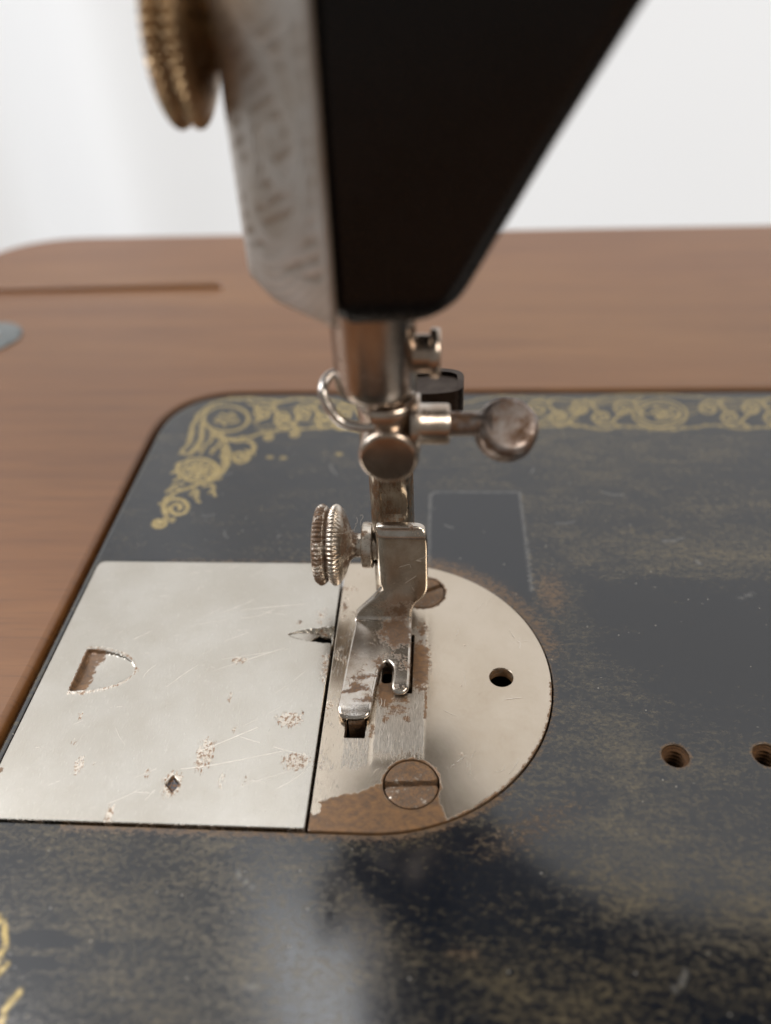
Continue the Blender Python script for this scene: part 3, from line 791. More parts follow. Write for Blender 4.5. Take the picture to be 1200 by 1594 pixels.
    (0.60, 0.85, [(-29.35,76.2),(-29.02,75.65),(-28.69,75.04),(-28.36,74.44),(-28.03,73.9),(-27.7,73.45),(-27.36,73.17),(-27.01,73.04),(-26.63,73.03),(-26.26,73.12),(-25.89,73.31),(-25.54,73.56),(-25.24,73.88),(-24.98,74.32),(-24.75,74.89),(-24.55,75.54),(-24.36,76.21),(-24.18,76.85),(-24.0,77.38),(-23.82,77.81),(-23.66,78.18),(-23.5,78.51),(-23.34,78.81),(-23.19,79.12),(-23.03,79.45)]),
    (0.60, 0.80, [(-25.13,74.8),(-24.92,74.41),(-24.72,74.0),(-24.51,73.6),(-24.31,73.22),(-24.11,72.88),(-23.91,72.61),(-23.72,72.43),(-23.52,72.31),(-23.33,72.24),(-23.14,72.19),(-22.94,72.14),(-22.75,72.07)]),
    (0.62, 0.95, [(-22.64,82.85),(-23.47,82.99),(-24.19,82.66),(-24.71,81.95),(-24.98,80.96),(-25.0,79.85),(-24.77,78.76),(-24.34,77.83),(-23.8,77.16),(-23.21,76.79),(-22.65,76.76),(-22.19,77.03),(-21.87,77.55),(-21.72,78.21),(-21.74,78.94),(-21.92,79.62),(-22.2,80.17),(-22.55,80.54),(-22.91,80.69),(-23.22,80.64),(-23.45,80.43),(-23.58,80.1),(-23.61,79.73),(-23.54,79.38),(-23.42,79.1),(-23.27,78.94)]),
    (0.60, 0.85, [(-25.1,79.75),(-24.94,80.32),(-24.79,80.95),(-24.65,81.58),(-24.48,82.16),(-24.28,82.63),(-24.02,82.93),(-23.69,83.06),(-23.31,83.07),(-22.88,82.96),(-22.45,82.76),(-22.01,82.48),(-21.6,82.13),(-21.21,81.66),(-20.81,81.06),(-20.42,80.37),(-20.05,79.68),(-19.69,79.03),(-19.37,78.48),(-19.07,78.05),(-18.81,77.68),(-18.57,77.35),(-18.34,77.04),(-18.1,76.74),(-17.86,76.41)]),
    (0.60, 0.80, [(-21.22,81.16),(-21.13,81.57),(-21.03,82.0),(-20.94,82.43),(-20.84,82.84),(-20.73,83.2),(-20.6,83.49),(-20.45,83.69),(-20.28,83.81),(-20.1,83.89),(-19.91,83.94),(-19.72,83.99),(-19.54,84.07)]),
    (0.62, 0.95, [(-16.66,73.18),(-17.43,73.06),(-18.2,73.37),(-18.88,74.05),(-19.4,74.98),(-19.7,76.05),(-19.76,77.11),(-19.59,78.03),(-19.22,78.71),(-18.73,79.07),(-18.17,79.09),(-17.63,78.81),(-17.19,78.29),(-16.87,77.62),(-16.72,76.9),(-16.73,76.24),(-16.88,75.71),(-17.13,75.36),(-17.44,75.21),(-17.75,75.27),(-18.03,75.48),(-18.24,75.79),(-18.36,76.15),(-18.39,76.49),(-18.34,76.76),(-18.23,76.92)]),
    (0.60, 0.85, [(-19.83,76.15),(-19.52,75.6),(-19.21,74.99),(-18.91,74.39),(-18.6,73.85),(-18.29,73.41),(-17.97,73.13),(-17.62,73.0),(-17.25,72.99),(-16.87,73.08),(-16.5,73.26),(-16.15,73.52),(-15.83,73.84),(-15.56,74.27),(-15.31,74.84),(-15.09,75.49),(-14.88,76.16),(-14.67,76.79),(-14.47,77.32),(-14.28,77.75),(-14.1,78.12),(-13.93,78.44),(-13.76,78.75),(-13.6,79.05),(-13.43,79.38)]),
    (0.60, 0.80, [(-15.69,74.75),(-15.5,74.36),(-15.31,73.96),(-15.13,73.55),(-14.94,73.17),(-14.75,72.84),(-14.57,72.57),(-14.38,72.39),(-14.19,72.27),(-14.0,72.2),(-13.81,72.15),(-13.62,72.1),(-13.43,72.03)]),
    (0.62, 0.95, [(-12.91,82.77),(-13.73,82.91),(-14.46,82.58),(-15.0,81.87),(-15.31,80.89),(-15.36,79.78),(-15.18,78.7),(-14.79,77.77),(-14.28,77.1),(-13.71,76.74),(-13.15,76.7),(-12.68,76.97),(-12.35,77.49),(-12.17,78.15),(-12.17,78.87),(-12.32,79.55),(-12.58,80.1),(-12.91,80.46),(-13.26,80.62),(-13.57,80.57),(-13.81,80.35),(-13.95,80.03),(-13.99,79.66),(-13.94,79.31),(-13.83,79.04),(-13.69,78.87)]),
    (0.60, 0.85, [(-15.47,79.68),(-15.29,80.25),(-15.12,80.87),(-14.95,81.5),(-14.77,82.08),(-14.55,82.55),(-14.28,82.85),(-13.95,82.98),(-13.56,82.99),(-13.15,82.88),(-12.72,82.68),(-12.3,82.4),(-11.91,82.05),(-11.54,81.59),(-11.17,80.98),(-10.81,80.3),(-10.46,79.61),(-10.13,78.96),(-9.83,78.41),(-9.55,77.98),(-9.31,77.61),(-9.08,77.29),(-8.86,76.98),(-8.64,76.68),(-8.42,76.36)]),
    (0.60, 0.80, [(-11.57,81.08),(-11.46,81.49),(-11.35,81.92),(-11.24,82.35),(-11.12,82.76),(-11.0,83.11),(-10.86,83.4),(-10.7,83.6),(-10.53,83.73),(-10.35,83.8),(-10.16,83.85),(-9.97,83.9),(-9.79,83.98)]),
    (0.70, 0.50, [(3.52,81.01),(4.8,81.19),(6.11,81.36),(7.42,81.53),(8.69,81.71),(9.9,81.92),(11.0,82.15),(11.97,82.42),(12.81,82.71),(13.59,83.03),(14.35,83.36),(15.14,83.7),(16.03,84.04),(16.97,84.41),(17.93,84.84),(18.92,85.28),(19.98,85.68),(21.12,85.99),(22.38,86.18),(23.76,86.22),(25.24,86.13),(26.8,85.95),(28.42,85.74),(30.06,85.53),(31.72,85.35),(33.43,85.18),(35.23,84.98),(37.05,84.77),(38.86,84.6),(40.57,84.5),(42.16,84.52),(43.58,84.69),(44.87,84.99),(46.08,85.36),(47.28,85.76),(48.51,86.12),(49.82,86.4),(51.22,86.6),(52.67,86.78),(54.14,86.92),(55.63,87.02),(57.11,87.06),(58.55,87.04),(59.97,86.94),(61.36,86.76),(62.74,86.52),(64.11,86.26),(65.48,85.99),(66.84,85.73),(68.18,85.47),(69.47,85.16),(70.77,84.85),(72.08,84.57),(73.46,84.34),(74.94,84.21),(76.57,84.21),(78.34,84.32),(80.18,84.49),(82.0,84.67),(83.73,84.8),(85.28,84.83),(86.63,84.75),(87.82,84.61),(88.92,84.42),(89.97,84.21),(91.01,84.0),(92.1,83.81)]),
    (0.70, 0.60, [(25.95,73.05),(27.26,73.08),(28.6,73.11),(29.93,73.13),(31.24,73.16),(32.49,73.19),(33.68,73.24),(34.79,73.32),(35.84,73.44),(36.85,73.57),(37.82,73.67),(38.74,73.71),(39.63,73.65),(40.45,73.44),(41.2,73.1),(41.9,72.7),(42.6,72.31),(43.31,72.01),(44.09,71.87),(44.96,71.93),(45.88,72.15),(46.84,72.45),(47.79,72.76),(48.7,73.02),(49.54,73.16),(50.28,73.16),(50.96,73.09),(51.59,72.96),(52.2,72.8),(52.83,72.63),(53.5,72.48),(54.2,72.33),(54.9,72.14),(55.61,71.94),(56.35,71.77),(57.13,71.64),(57.97,71.59),(58.87,71.63),(59.83,71.74),(60.83,71.89),(61.86,72.08),(62.89,72.26),(63.9,72.44),(64.92,72.63),(65.96,72.87),(67.01,73.12),(68.03,73.33),(69.01,73.47),(69.91,73.5),(70.67,73.36),(71.32,73.09),(71.91,72.74),(72.52,72.39),(73.22,72.11),(74.1,71.96),(75.18,71.98),(76.42,72.11),(77.76,72.32),(79.13,72.53),(80.48,72.71),(81.73,72.79),(82.89,72.76),(84.01,72.67),(85.1,72.54),(86.17,72.39),(87.24,72.24),(88.32,72.11)]),
    (0.34, 0.34, [(3.57,79.38),(5.27,79.46),(7.01,79.51),(8.76,79.57),(10.45,79.64),(12.04,79.77),(13.47,79.96),(14.71,80.25),(15.77,80.62),(16.74,81.04),(17.67,81.47),(18.64,81.88),(19.72,82.22),(20.9,82.52),(22.13,82.81),(23.4,83.07),(24.69,83.3),(25.97,83.47),(27.23,83.59),(28.49,83.63),(29.76,83.6),(31.02,83.52),(32.27,83.42),(33.47,83.31),(34.62,83.2),(35.71,83.11),(36.74,83.0),(37.74,82.89),(38.72,82.77),(39.7,82.65),(40.69,82.54)]),
    (0.34, 0.44, [(3.6,78.5),(5.29,78.48),(7.03,78.44),(8.77,78.39),(10.45,78.37),(12.03,78.4),(13.46,78.49),(14.68,78.68),(15.74,78.96),(16.7,79.28),(17.62,79.61),(18.58,79.91),(19.64,80.15),(20.81,80.32),(22.03,80.46),(23.28,80.57),(24.54,80.66),(25.8,80.72),(27.05,80.75),(28.29,80.76),(29.54,80.73),(30.79,80.68),(32.03,80.61),(33.22,80.54),(34.36,80.47),(35.44,80.41),(36.47,80.34),(37.46,80.26),(38.43,80.19),(39.4,80.11),(40.39,80.03)]),
    (0.34, 0.54, [(3.62,77.63),(5.31,77.51),(7.05,77.37),(8.78,77.23),(10.46,77.12),(12.03,77.05),(13.44,77.05),(14.66,77.14),(15.71,77.32),(16.66,77.55),(17.57,77.78),(18.52,77.98),(19.57,78.1),(20.72,78.15),(21.92,78.15),(23.15,78.12),(24.4,78.07),(25.64,78.02),(26.87,77.98),(28.09,77.96),(29.33,77.93),(30.57,77.9),(31.79,77.87),(32.98,77.84),(34.11,77.8),(35.18,77.77),(36.2,77.73),(37.18,77.69),(38.15,77.65),(39.12,77.61),(40.1,77.58)]),
    (0.34, 0.34, [(3.65,76.76),(5.33,76.55),(7.06,76.32),(8.79,76.09),(10.46,75.88),(12.02,75.71),(13.43,75.62),(14.64,75.62),(15.68,75.7),(16.62,75.84),(17.52,75.97),(18.46,76.07),(19.5,76.09),(20.64,76.02),(21.82,75.89),(23.03,75.72),(24.26,75.54),(25.48,75.38),(26.69,75.27),(27.9,75.21),(29.13,75.19),(30.35,75.18),(31.56,75.18),(32.74,75.19),(33.86,75.19),(34.92,75.18),(35.94,75.18),(36.91,75.17),(37.88,75.17),(38.84,75.17),(39.81,75.17)]),
    (0.34, 0.45, [(30.14,73.4),(31.17,73.97),(32.21,74.53),(33.26,75.09),(34.31,75.67),(35.36,76.26),(36.42,76.89),(37.5,77.58),(38.59,78.34),(39.68,79.13),(40.78,79.89),(41.87,80.59),(42.96,81.19),(44.05,81.67),(45.15,82.07),(46.24,82.41),(47.31,82.69),(48.34,82.94),(49.32,83.17),(50.24,83.37),(51.09,83.51),(51.91,83.61),(52.7,83.7),(53.5,83.78),(54.31,83.89)]),
    (0.34, 0.40, [(63.76,77.09),(64.64,77.59),(65.51,78.13),(66.39,78.68),(67.28,79.18),(68.18,79.61),(69.11,79.91),(70.07,80.06),(71.04,80.08),(72.02,80.01),(73.01,79.92),(74.01,79.85),(75.01,79.87),(75.98,79.99),(76.92,80.18),(77.87,80.39),(78.87,80.59),(79.95,80.74),(81.15,80.78),(82.49,80.71),(83.96,80.56),(85.5,80.35),(87.08,80.11),(88.65,79.87),(90.17,79.66)]),
    (0.34, 0.45, [(30.2,74.14),(31.25,74.85),(32.31,75.58),(33.37,76.3),(34.44,77.03),(35.51,77.73),(36.58,78.42),(37.66,79.1),(38.75,79.78),(39.83,80.45),(40.92,81.08),(42.01,81.67),(43.09,82.18),(44.18,82.61),(45.27,82.98),(46.37,83.29),(47.44,83.56),(48.47,83.78),(49.45,83.97),(50.35,84.11),(51.2,84.19),(52.01,84.22),(52.79,84.24),(53.58,84.25),(54.38,84.29)]),
    (0.34, 0.40, [(64.25,79.37),(65.09,79.68),(65.93,80.0),(66.76,80.33),(67.61,80.63),(68.48,80.89),(69.39,81.07),(70.33,81.16),(71.3,81.17),(72.29,81.12),(73.3,81.06),(74.31,81.02),(75.31,81.02),(76.27,81.1),(77.2,81.21),(78.13,81.35),(79.11,81.47),(80.17,81.55),(81.37,81.56),(82.72,81.48),(84.19,81.35),(85.75,81.17),(87.34,80.98),(88.94,80.79),(90.48,80.61)]),
    (0.34, 0.45, [(30.26,74.89),(31.32,75.75),(32.4,76.63),(33.48,77.53),(34.57,78.4),(35.66,79.22),(36.75,79.97),(37.83,80.63),(38.91,81.24),(39.99,81.79),(41.07,82.29),(42.14,82.75),(43.22,83.17),(44.3,83.55),(45.4,83.89),(46.49,84.18),(47.56,84.42),(48.6,84.62),(49.57,84.77),(50.47,84.86),(51.31,84.87),(52.11,84.84),(52.88,84.78),(53.66,84.72),(54.45,84.69)]),
    (0.34, 0.40, [(64.75,81.7),(65.56,81.79),(66.35,81.9),(67.14,82.01),(67.95,82.1),(68.78,82.19),(69.66,82.24),(70.59,82.27),(71.57,82.26),(72.57,82.24),(73.59,82.22),(74.61,82.2),(75.61,82.19),(76.57,82.21),(77.48,82.26),(78.39,82.31),(79.35,82.35),(80.4,82.36),(81.59,82.33),(82.94,82.26),(84.43,82.15),(86.0,82.01),(87.62,81.86),(89.23,81.71),(90.79,81.57)]),
    (0.70, 0.75, [(64.3,78.23),(63.73,76.64),(62.79,75.19),(61.53,73.98),(60.06,73.09),(58.47,72.58),(56.88,72.48),(55.39,72.8),(54.12,73.52),(53.14,74.6),(52.55,75.96),(52.37,77.5),(52.65,79.12),(53.36,80.7),(54.46,82.12),(55.86,83.25),(57.47,84.02),(59.15,84.35),(60.78,84.21),(62.21,83.63),(63.35,82.65),(64.11,81.35),(64.43,79.84),(64.3,78.23)]),
    (0.60, 0.65, [(62.88,78.24),(62.47,77.07),(61.76,76.01),(60.81,75.12),(59.69,74.46),(58.48,74.08),(57.27,74.01),(56.13,74.25),(55.15,74.79),(54.41,75.58),(53.95,76.58),(53.82,77.71),(54.03,78.89),(54.56,80.04),(55.39,81.07),(56.45,81.89),(57.66,82.44),(58.93,82.68),(60.16,82.59),(61.25,82.17),(62.12,81.46),(62.7,80.51),(62.96,79.41),(62.88,78.24)]),
    (0.70, 0.80, [(58.81,78.26),(58.92,78.38),(59.03,78.51),(59.15,78.63),(59.26,78.75),(59.36,78.82),(59.45,78.83),(59.52,78.78),(59.58,78.67),(59.63,78.52),(59.67,78.35),(59.72,78.18),(59.77,78.03)]),
    (0.70, 0.80, [(57.33,77.49),(57.44,77.6),(57.55,77.73),(57.67,77.86),(57.78,77.97),(57.88,78.04),(57.97,78.05),(58.04,78.0),(58.1,77.89),(58.15,77.74),(58.19,77.57),(58.24,77.4),(58.29,77.25)]),
    (0.70, 0.80, [(58.82,79.76),(58.93,79.87),(59.04,80.0),(59.16,80.13),(59.27,80.24),(59.38,80.32),(59.47,80.33),(59.54,80.28),(59.6,80.16),(59.64,80.01),(59.69,79.84),(59.73,79.67),(59.78,79.52)]),
    (0.70, 0.80, [(59.25,76.89),(59.36,77.0),(59.48,77.13),(59.59,77.26),(59.7,77.37),(59.8,77.44),(59.89,77.46),(59.96,77.4),(60.02,77.29),(60.07,77.14),(60.11,76.98),(60.16,76.81),(60.2,76.66)]),
    (0.70, 0.80, [(56.41,78.61),(56.52,78.72),(56.63,78.85),(56.75,78.99),(56.86,79.1),(56.96,79.17),(57.05,79.18),(57.12,79.13),(57.18,79.02),(57.23,78.87),(57.28,78.7),(57.32,78.53),(57.37,78.38)]),
    (0.70, 0.80, [(60.53,79.41),(60.64,79.52),(60.76,79.65),(60.88,79.78),(60.99,79.89),(61.09,79.97),(61.18,79.98),(61.25,79.93),(61.31,79.81),(61.36,79.66),(61.4,79.49),(61.44,79.32),(61.49,79.17)]),
    (0.70, 0.80, [(57.35,76.07),(57.46,76.18),(57.57,76.31),(57.69,76.44),(57.8,76.55),(57.9,76.62),(57.99,76.63),(58.06,76.58),(58.12,76.47),(58.17,76.32),(58.21,76.16),(58.26,75.99),(58.3,75.84)]),
    (0.70, 0.80, [(57.58,80.46),(57.7,80.57),(57.81,80.7),(57.93,80.83),(58.04,80.95),(58.14,81.02),(58.23,81.04),(58.31,80.98),(58.36,80.87),(58.41,80.71),(58.46,80.54),(58.51,80.37),(58.55,80.22)]),
    (0.70, 0.80, [(60.81,77.39),(60.92,77.49),(61.04,77.62),(61.15,77.75),(61.27,77.86),(61.37,77.93),(61.46,77.95),(61.53,77.9),(61.59,77.78),(61.63,77.64),(61.67,77.47),(61.72,77.3),(61.76,77.15)]),
    (0.60, 0.72, [(32.49,83.9),(31.65,84.02),(30.83,83.74),(30.13,83.12),(29.63,82.27),(29.37,81.31),(29.38,80.36),(29.62,79.55),(30.05,78.97),(30.59,78.65),(31.17,78.62),(31.72,78.86),(32.16,79.3),(32.46,79.88),(32.59,80.51),(32.56,81.1),(32.37,81.58),(32.09,81.9),(31.75,82.03),(31.41,81.99),(31.12,81.8),(30.91,81.52),(30.81,81.2),(30.8,80.9),(30.87,80.66),(30.99,80.51)]),
    (0.60, 0.60, [(29.17,81.28),(29.49,81.8),(29.8,82.36),(30.12,82.93),(30.44,83.45),(30.77,83.87),(31.12,84.14),(31.49,84.26),(31.88,84.27),(32.28,84.18),(32.68,83.99),(33.06,83.73),(33.41,83.4),(33.72,82.94),(34.02,82.34),(34.29,81.67),(34.55,80.99),(34.8,80.35),(35.03,79.82),(35.25,79.42),(35.45,79.08),(35.63,78.79),(35.81,78.52),(35.99,78.25),(36.18,77.96)]),
    (0.60, 0.60, [(33.69,82.43),(33.89,82.81),(34.08,83.21),(34.28,83.61),(34.48,83.99),(34.68,84.33),(34.88,84.59),(35.07,84.77),(35.27,84.88),(35.46,84.94),(35.65,84.97),(35.85,85.01),(36.04,85.07)]),
    (0.60, 0.72, [(36.4,74.1),(35.57,74.0),(34.83,74.27),(34.26,74.85),(33.92,75.66),(33.83,76.58),(33.99,77.49),(34.37,78.28),(34.89,78.86),(35.48,79.17),(36.07,79.19),(36.57,78.94),(36.93,78.5),(37.11,77.92),(37.12,77.3),(36.97,76.73),(36.71,76.28),(36.37,75.98),(36.02,75.85),(35.7,75.9),(35.45,76.08),(35.3,76.35),(35.25,76.66),(35.29,76.95),(35.4,77.18),(35.55,77.33)]),
    (0.60, 0.60, [(33.64,76.6),(33.86,76.11),(34.08,75.57),(34.29,75.03),(34.51,74.54),(34.76,74.15),(35.05,73.9),(35.38,73.78),(35.75,73.77),(36.15,73.85),(36.56,74.01),(36.97,74.25),(37.37,74.55),(37.76,74.97),(38.16,75.53),(38.56,76.16),(38.95,76.82),(39.32,77.43),(39.66,77.94),(39.96,78.34),(40.23,78.67),(40.48,78.96),(40.72,79.22),(40.96,79.49),(41.21,79.78)]),
    (0.60, 0.60, [(37.82,75.45),(37.94,75.09),(38.05,74.71),(38.17,74.34),(38.28,73.99),(38.41,73.68),(38.54,73.43),(38.69,73.27),(38.86,73.17),(39.03,73.11),(39.2,73.08),(39.38,73.04),(39.55,72.99)]),
    (0.60, 0.72, [(42.35,83.81),(41.52,83.93),(40.69,83.65),(39.97,83.04),(39.44,82.19),(39.15,81.23),(39.12,80.29),(39.33,79.48),(39.73,78.9),(40.25,78.58),(40.83,78.55),(41.38,78.79),(41.84,79.23),(42.16,79.81),(42.31,80.43),(42.3,81.02),(42.14,81.5),(41.86,81.82),(41.53,81.95),(41.2,81.91),(40.9,81.72),(40.69,81.44),(40.57,81.12),(40.55,80.82),(40.6,80.58),(40.72,80.43)]),
    (0.60, 0.60, [(38.95,81.2),(39.28,81.71),(39.62,82.28),(39.95,82.84),(40.29,83.36),(40.64,83.78),(40.99,84.05),(41.37,84.17),(41.76,84.18),(42.15,84.08),(42.54,83.9),(42.9,83.64),(43.23,83.31),(43.53,82.85),(43.8,82.26),(44.05,81.59),(44.28,80.91),(44.49,80.27),(44.71,79.75),(44.91,79.35),(45.09,79.01),(45.26,78.72),(45.43,78.45),(45.6,78.19),(45.77,77.9)]),
    (0.60, 0.60, [(43.48,82.35),(43.69,82.72),(43.9,83.12),(44.11,83.52),(44.32,83.9),(44.53,84.23),(44.74,84.5),(44.94,84.67),(45.14,84.78),(45.33,84.84),(45.53,84.88),(45.72,84.91),(45.91,84.97)]),
    (0.60, 0.72, [(45.84,74.05),(45.01,73.95),(44.29,74.22),(43.75,74.8),(43.44,75.6),(43.39,76.52),(43.58,77.43),(43.98,78.21),(44.53,78.79),(45.13,79.1),(45.71,79.12),(46.2,78.88),(46.54,78.43),(46.7,77.85),(46.68,77.24),(46.51,76.67),(46.23,76.22),(45.88,75.92),(45.53,75.8),(45.21,75.84),(44.97,76.02),(44.83,76.3),(44.8,76.6),(44.85,76.89),(44.97,77.12),(45.12,77.26)]),
    (0.60, 0.60, [(43.2,76.55),(43.4,76.05),(43.59,75.51),(43.78,74.98),(43.98,74.49),(44.21,74.1),(44.49,73.85),(44.81,73.73),(45.18,73.72),(45.58,73.8),(46.0,73.96),(46.41,74.2),(46.82,74.5),(47.22,74.92),(47.64,75.47),(48.06,76.11),(48.48,76.76),(48.87,77.37),(49.23,77.87),(49.54,78.27),(49.82,78.6),(50.08,78.89),(50.33,79.15),(50.57,79.42),(50.83,79.71)]),
    (0.60, 0.60, [(47.3,75.39),(47.41,75.04),(47.5,74.66),(47.6,74.29),(47.7,73.94),(47.81,73.63),(47.94,73.39),(48.08,73.22),(48.24,73.13),(48.41,73.07),(48.58,73.03),(48.75,73.0),(48.92,72.94)]),
    (0.60, 0.72, [(52.12,83.72),(51.3,83.84),(50.47,83.56),(49.73,82.95),(49.17,82.1),(48.85,81.15),(48.78,80.21),(48.95,79.41),(49.33,78.83),(49.84,78.51),(50.41,78.49),(50.96,78.72),(51.44,79.16),(51.78,79.74),(51.96,80.36),(51.97,80.94),(51.82,81.42),(51.57,81.74),(51.24,81.87),(50.91,81.83),(50.61,81.64),(50.38,81.36),(50.25,81.04),(50.22,80.74),(50.27,80.5),(50.37,80.36)]),
    (0.60, 0.60, [(48.65,81.12),(49.0,81.63),(49.35,82.19),(49.71,82.76),(50.07,83.27),(50.43,83.69),(50.79,83.96),(51.16,84.08),(51.55,84.09),(51.94,83.99),(52.31,83.81),(52.67,83.55),(52.98,83.22),(53.26,82.77),(53.5,82.18),(53.72,81.51),(53.92,80.83),(54.11,80.2),(54.3,79.68),(54.49,79.28),(54.66,78.94),(54.82,78.65),(54.97,78.39),(55.13,78.12),(55.28,77.83)]),
    (0.60, 0.60, [(53.19,82.27),(53.41,82.64),(53.64,83.04),(53.86,83.44),(54.09,83.81),(54.31,84.14),(54.52,84.4),(54.73,84.58),(54.93,84.69),(55.13,84.75),(55.32,84.78),(55.51,84.82),(55.71,84.88)]),
    (0.60, 0.72, [(71.44,83.54),(70.64,83.66),(69.8,83.39),(69.02,82.78),(68.41,81.94),(68.01,80.99),(67.88,80.07),(67.98,79.27),(68.31,78.69),(68.78,78.38),(69.34,78.35),(69.91,78.58),(70.41,79.02),(70.79,79.59),(71.01,80.21),(71.07,80.79),(70.97,81.26),(70.74,81.58),(70.43,81.71),(70.09,81.67),(69.79,81.48),(69.54,81.2),(69.39,80.89),(69.33,80.59),(69.36,80.35),(69.46,80.21)]),
    (0.60, 0.60, [(67.81,80.97),(68.2,81.47),(68.59,82.03),(68.99,82.59),(69.38,83.1),(69.77,83.51),(70.14,83.78),(70.52,83.9),(70.9,83.9),(71.28,83.81),(71.63,83.63),(71.96,83.37),(72.25,83.05),(72.48,82.6),(72.68,82.01),(72.84,81.35),(72.99,80.68),(73.13,80.05),(73.27,79.54),(73.42,79.14),(73.56,78.8),(73.7,78.52),(73.83,78.25),(73.96,77.99),(74.1,77.7)]),
    (0.60, 0.60, [(72.37,82.1),(72.62,82.47),(72.88,82.87),(73.13,83.26),(73.38,83.63),(73.63,83.96),(73.86,84.22),(74.07,84.4),(74.28,84.5),(74.48,84.56),(74.67,84.59),(74.86,84.63),(75.06,84.69)]),
    (0.60, 0.72, [(73.72,73.91),(72.9,73.81),(72.23,74.07),(71.76,74.64),(71.55,75.44),(71.61,76.34),(71.91,77.24),(72.39,78.02),(72.99,78.59),(73.61,78.89),(74.18,78.91),(74.63,78.67),(74.91,78.23),(75.0,77.66),(74.92,77.06),(74.68,76.5),(74.35,76.05),(73.98,75.75),(73.62,75.63),(73.32,75.67),(73.1,75.85),(73.0,76.12),(73.0,76.43),(73.08,76.71),(73.23,76.94),(73.39,77.08)]),
    (0.60, 0.60, [(71.43,76.37),(71.57,75.88),(71.69,75.35),(71.82,74.82),(71.96,74.34),(72.14,73.95),(72.38,73.7),(72.68,73.59),(73.04,73.58),(73.44,73.66),(73.87,73.82),(74.3,74.05),(74.73,74.35),(75.17,74.76),(75.65,75.31),(76.13,75.94),(76.61,76.58),(77.07,77.18),(77.48,77.68),(77.83,78.07),(78.14,78.4),(78.43,78.68),(78.7,78.94),(78.97,79.21),(79.26,79.49)]),
    (0.60, 0.60, [(75.31,75.23),(75.37,74.88),(75.42,74.51),(75.47,74.14),(75.53,73.79),(75.6,73.49),(75.7,73.25),(75.82,73.09),(75.96,72.99),(76.12,72.94),(76.29,72.9),(76.45,72.87),(76.61,72.81)]),
    (0.60, 0.72, [(80.98,83.45),(80.19,83.57),(79.35,83.3),(78.56,82.69),(77.91,81.86),(77.48,80.92),(77.31,79.99),(77.39,79.2),(77.69,78.62),(78.15,78.31),(78.7,78.29),(79.27,78.52),(79.79,78.95),(80.19,79.52),(80.43,80.14),(80.51,80.71),(80.42,81.18),(80.21,81.5),(79.91,81.63),(79.58,81.59),(79.26,81.4),(79.01,81.12),(78.84,80.81),(78.78,80.51),(78.8,80.28),(78.89,80.14)]),
    (0.60, 0.60, [(77.29,80.89),(77.69,81.39),(78.1,81.95),(78.51,82.5),(78.92,83.01),(79.32,83.42),(79.71,83.69),(80.09,83.81),(80.46,83.81),(80.83,83.72),(81.18,83.54),(81.49,83.29),(81.76,82.96),(81.98,82.51),(82.15,81.93),(82.29,81.27),(82.41,80.6),(82.52,79.98),(82.65,79.47),(82.78,79.07),(82.91,78.74),(83.03,78.45),(83.15,78.19),(83.27,77.93),(83.39,77.64)]),
    (0.60, 0.60, [(81.85,82.02),(82.11,82.39),(82.38,82.78),(82.65,83.17),(82.91,83.55),(83.17,83.87),(83.41,84.13),(83.63,84.3),(83.84,84.41),(84.04,84.47),(84.23,84.5),(84.42,84.54),(84.62,84.6)]),
    (0.60, 0.72, [(82.87,73.86),(82.06,73.76),(81.4,74.02),(80.96,74.59),(80.78,75.38),(80.87,76.29),(81.2,77.18),(81.71,77.95),(82.33,78.52),(82.96,78.82),(83.53,78.84),(83.96,78.6),(84.22,78.16),(84.29,77.6),(84.18,77.0),(83.93,76.44),(83.59,75.99),(83.2,75.7),(82.84,75.58),(82.54,75.62),(82.34,75.8),(82.24,76.07),(82.25,76.37),(82.35,76.66),(82.5,76.88),(82.67,77.02)]),
    (0.60, 0.60, [(80.69,76.31),(80.82,75.83),(80.92,75.3),(81.02,74.77),(81.14,74.29),(81.3,73.91),(81.53,73.66),(81.83,73.55),(82.19,73.53),(82.59,73.61),(83.01,73.77),(83.45,74.0),(83.89,74.3),(84.35,74.71),(84.84,75.26),(85.35,75.88),(85.85,76.52),(86.32,77.12),(86.75,77.62),(87.11,78.01),(87.44,78.33),(87.73,78.62),(88.01,78.88),(88.29,79.14),(88.59,79.42)]),
    (0.60, 0.60, [(84.5,75.18),(84.55,74.83),(84.58,74.46),(84.62,74.09),(84.67,73.75),(84.73,73.44),(84.81,73.21),(84.93,73.05),(85.07,72.95),(85.22,72.89),(85.38,72.86),(85.54,72.82),(85.7,72.77)]),
    (0.55, 1.00, [(-47.24,-41.84),(-47.08,-41.45),(-46.92,-41.02),(-46.76,-40.58),(-46.59,-40.19),(-46.4,-39.87),(-46.17,-39.67),(-45.89,-39.61),(-45.57,-39.64),(-45.23,-39.76),(-44.89,-39.94),(-44.57,-40.16),(-44.28,-40.39),(-44.01,-40.65),(-43.75,-40.95),(-43.51,-41.3),(-43.29,-41.66),(-43.11,-42.05),(-42.98,-42.44),(-42.91,-42.84),(-42.88,-43.27),(-42.89,-43.72),(-42.92,-44.17),(-42.95,-44.62),(-42.96,-45.06)]),
    (0.45, 1.00, [(-43.95,-47.26),(-43.64,-47.03),(-43.32,-46.79),(-42.99,-46.55),(-42.68,-46.31),(-42.41,-46.09),(-42.2,-45.9),(-42.05,-45.74),(-41.97,-45.61),(-41.92,-45.49),(-41.89,-45.38),(-41.86,-45.27),(-41.81,-45.16)]),
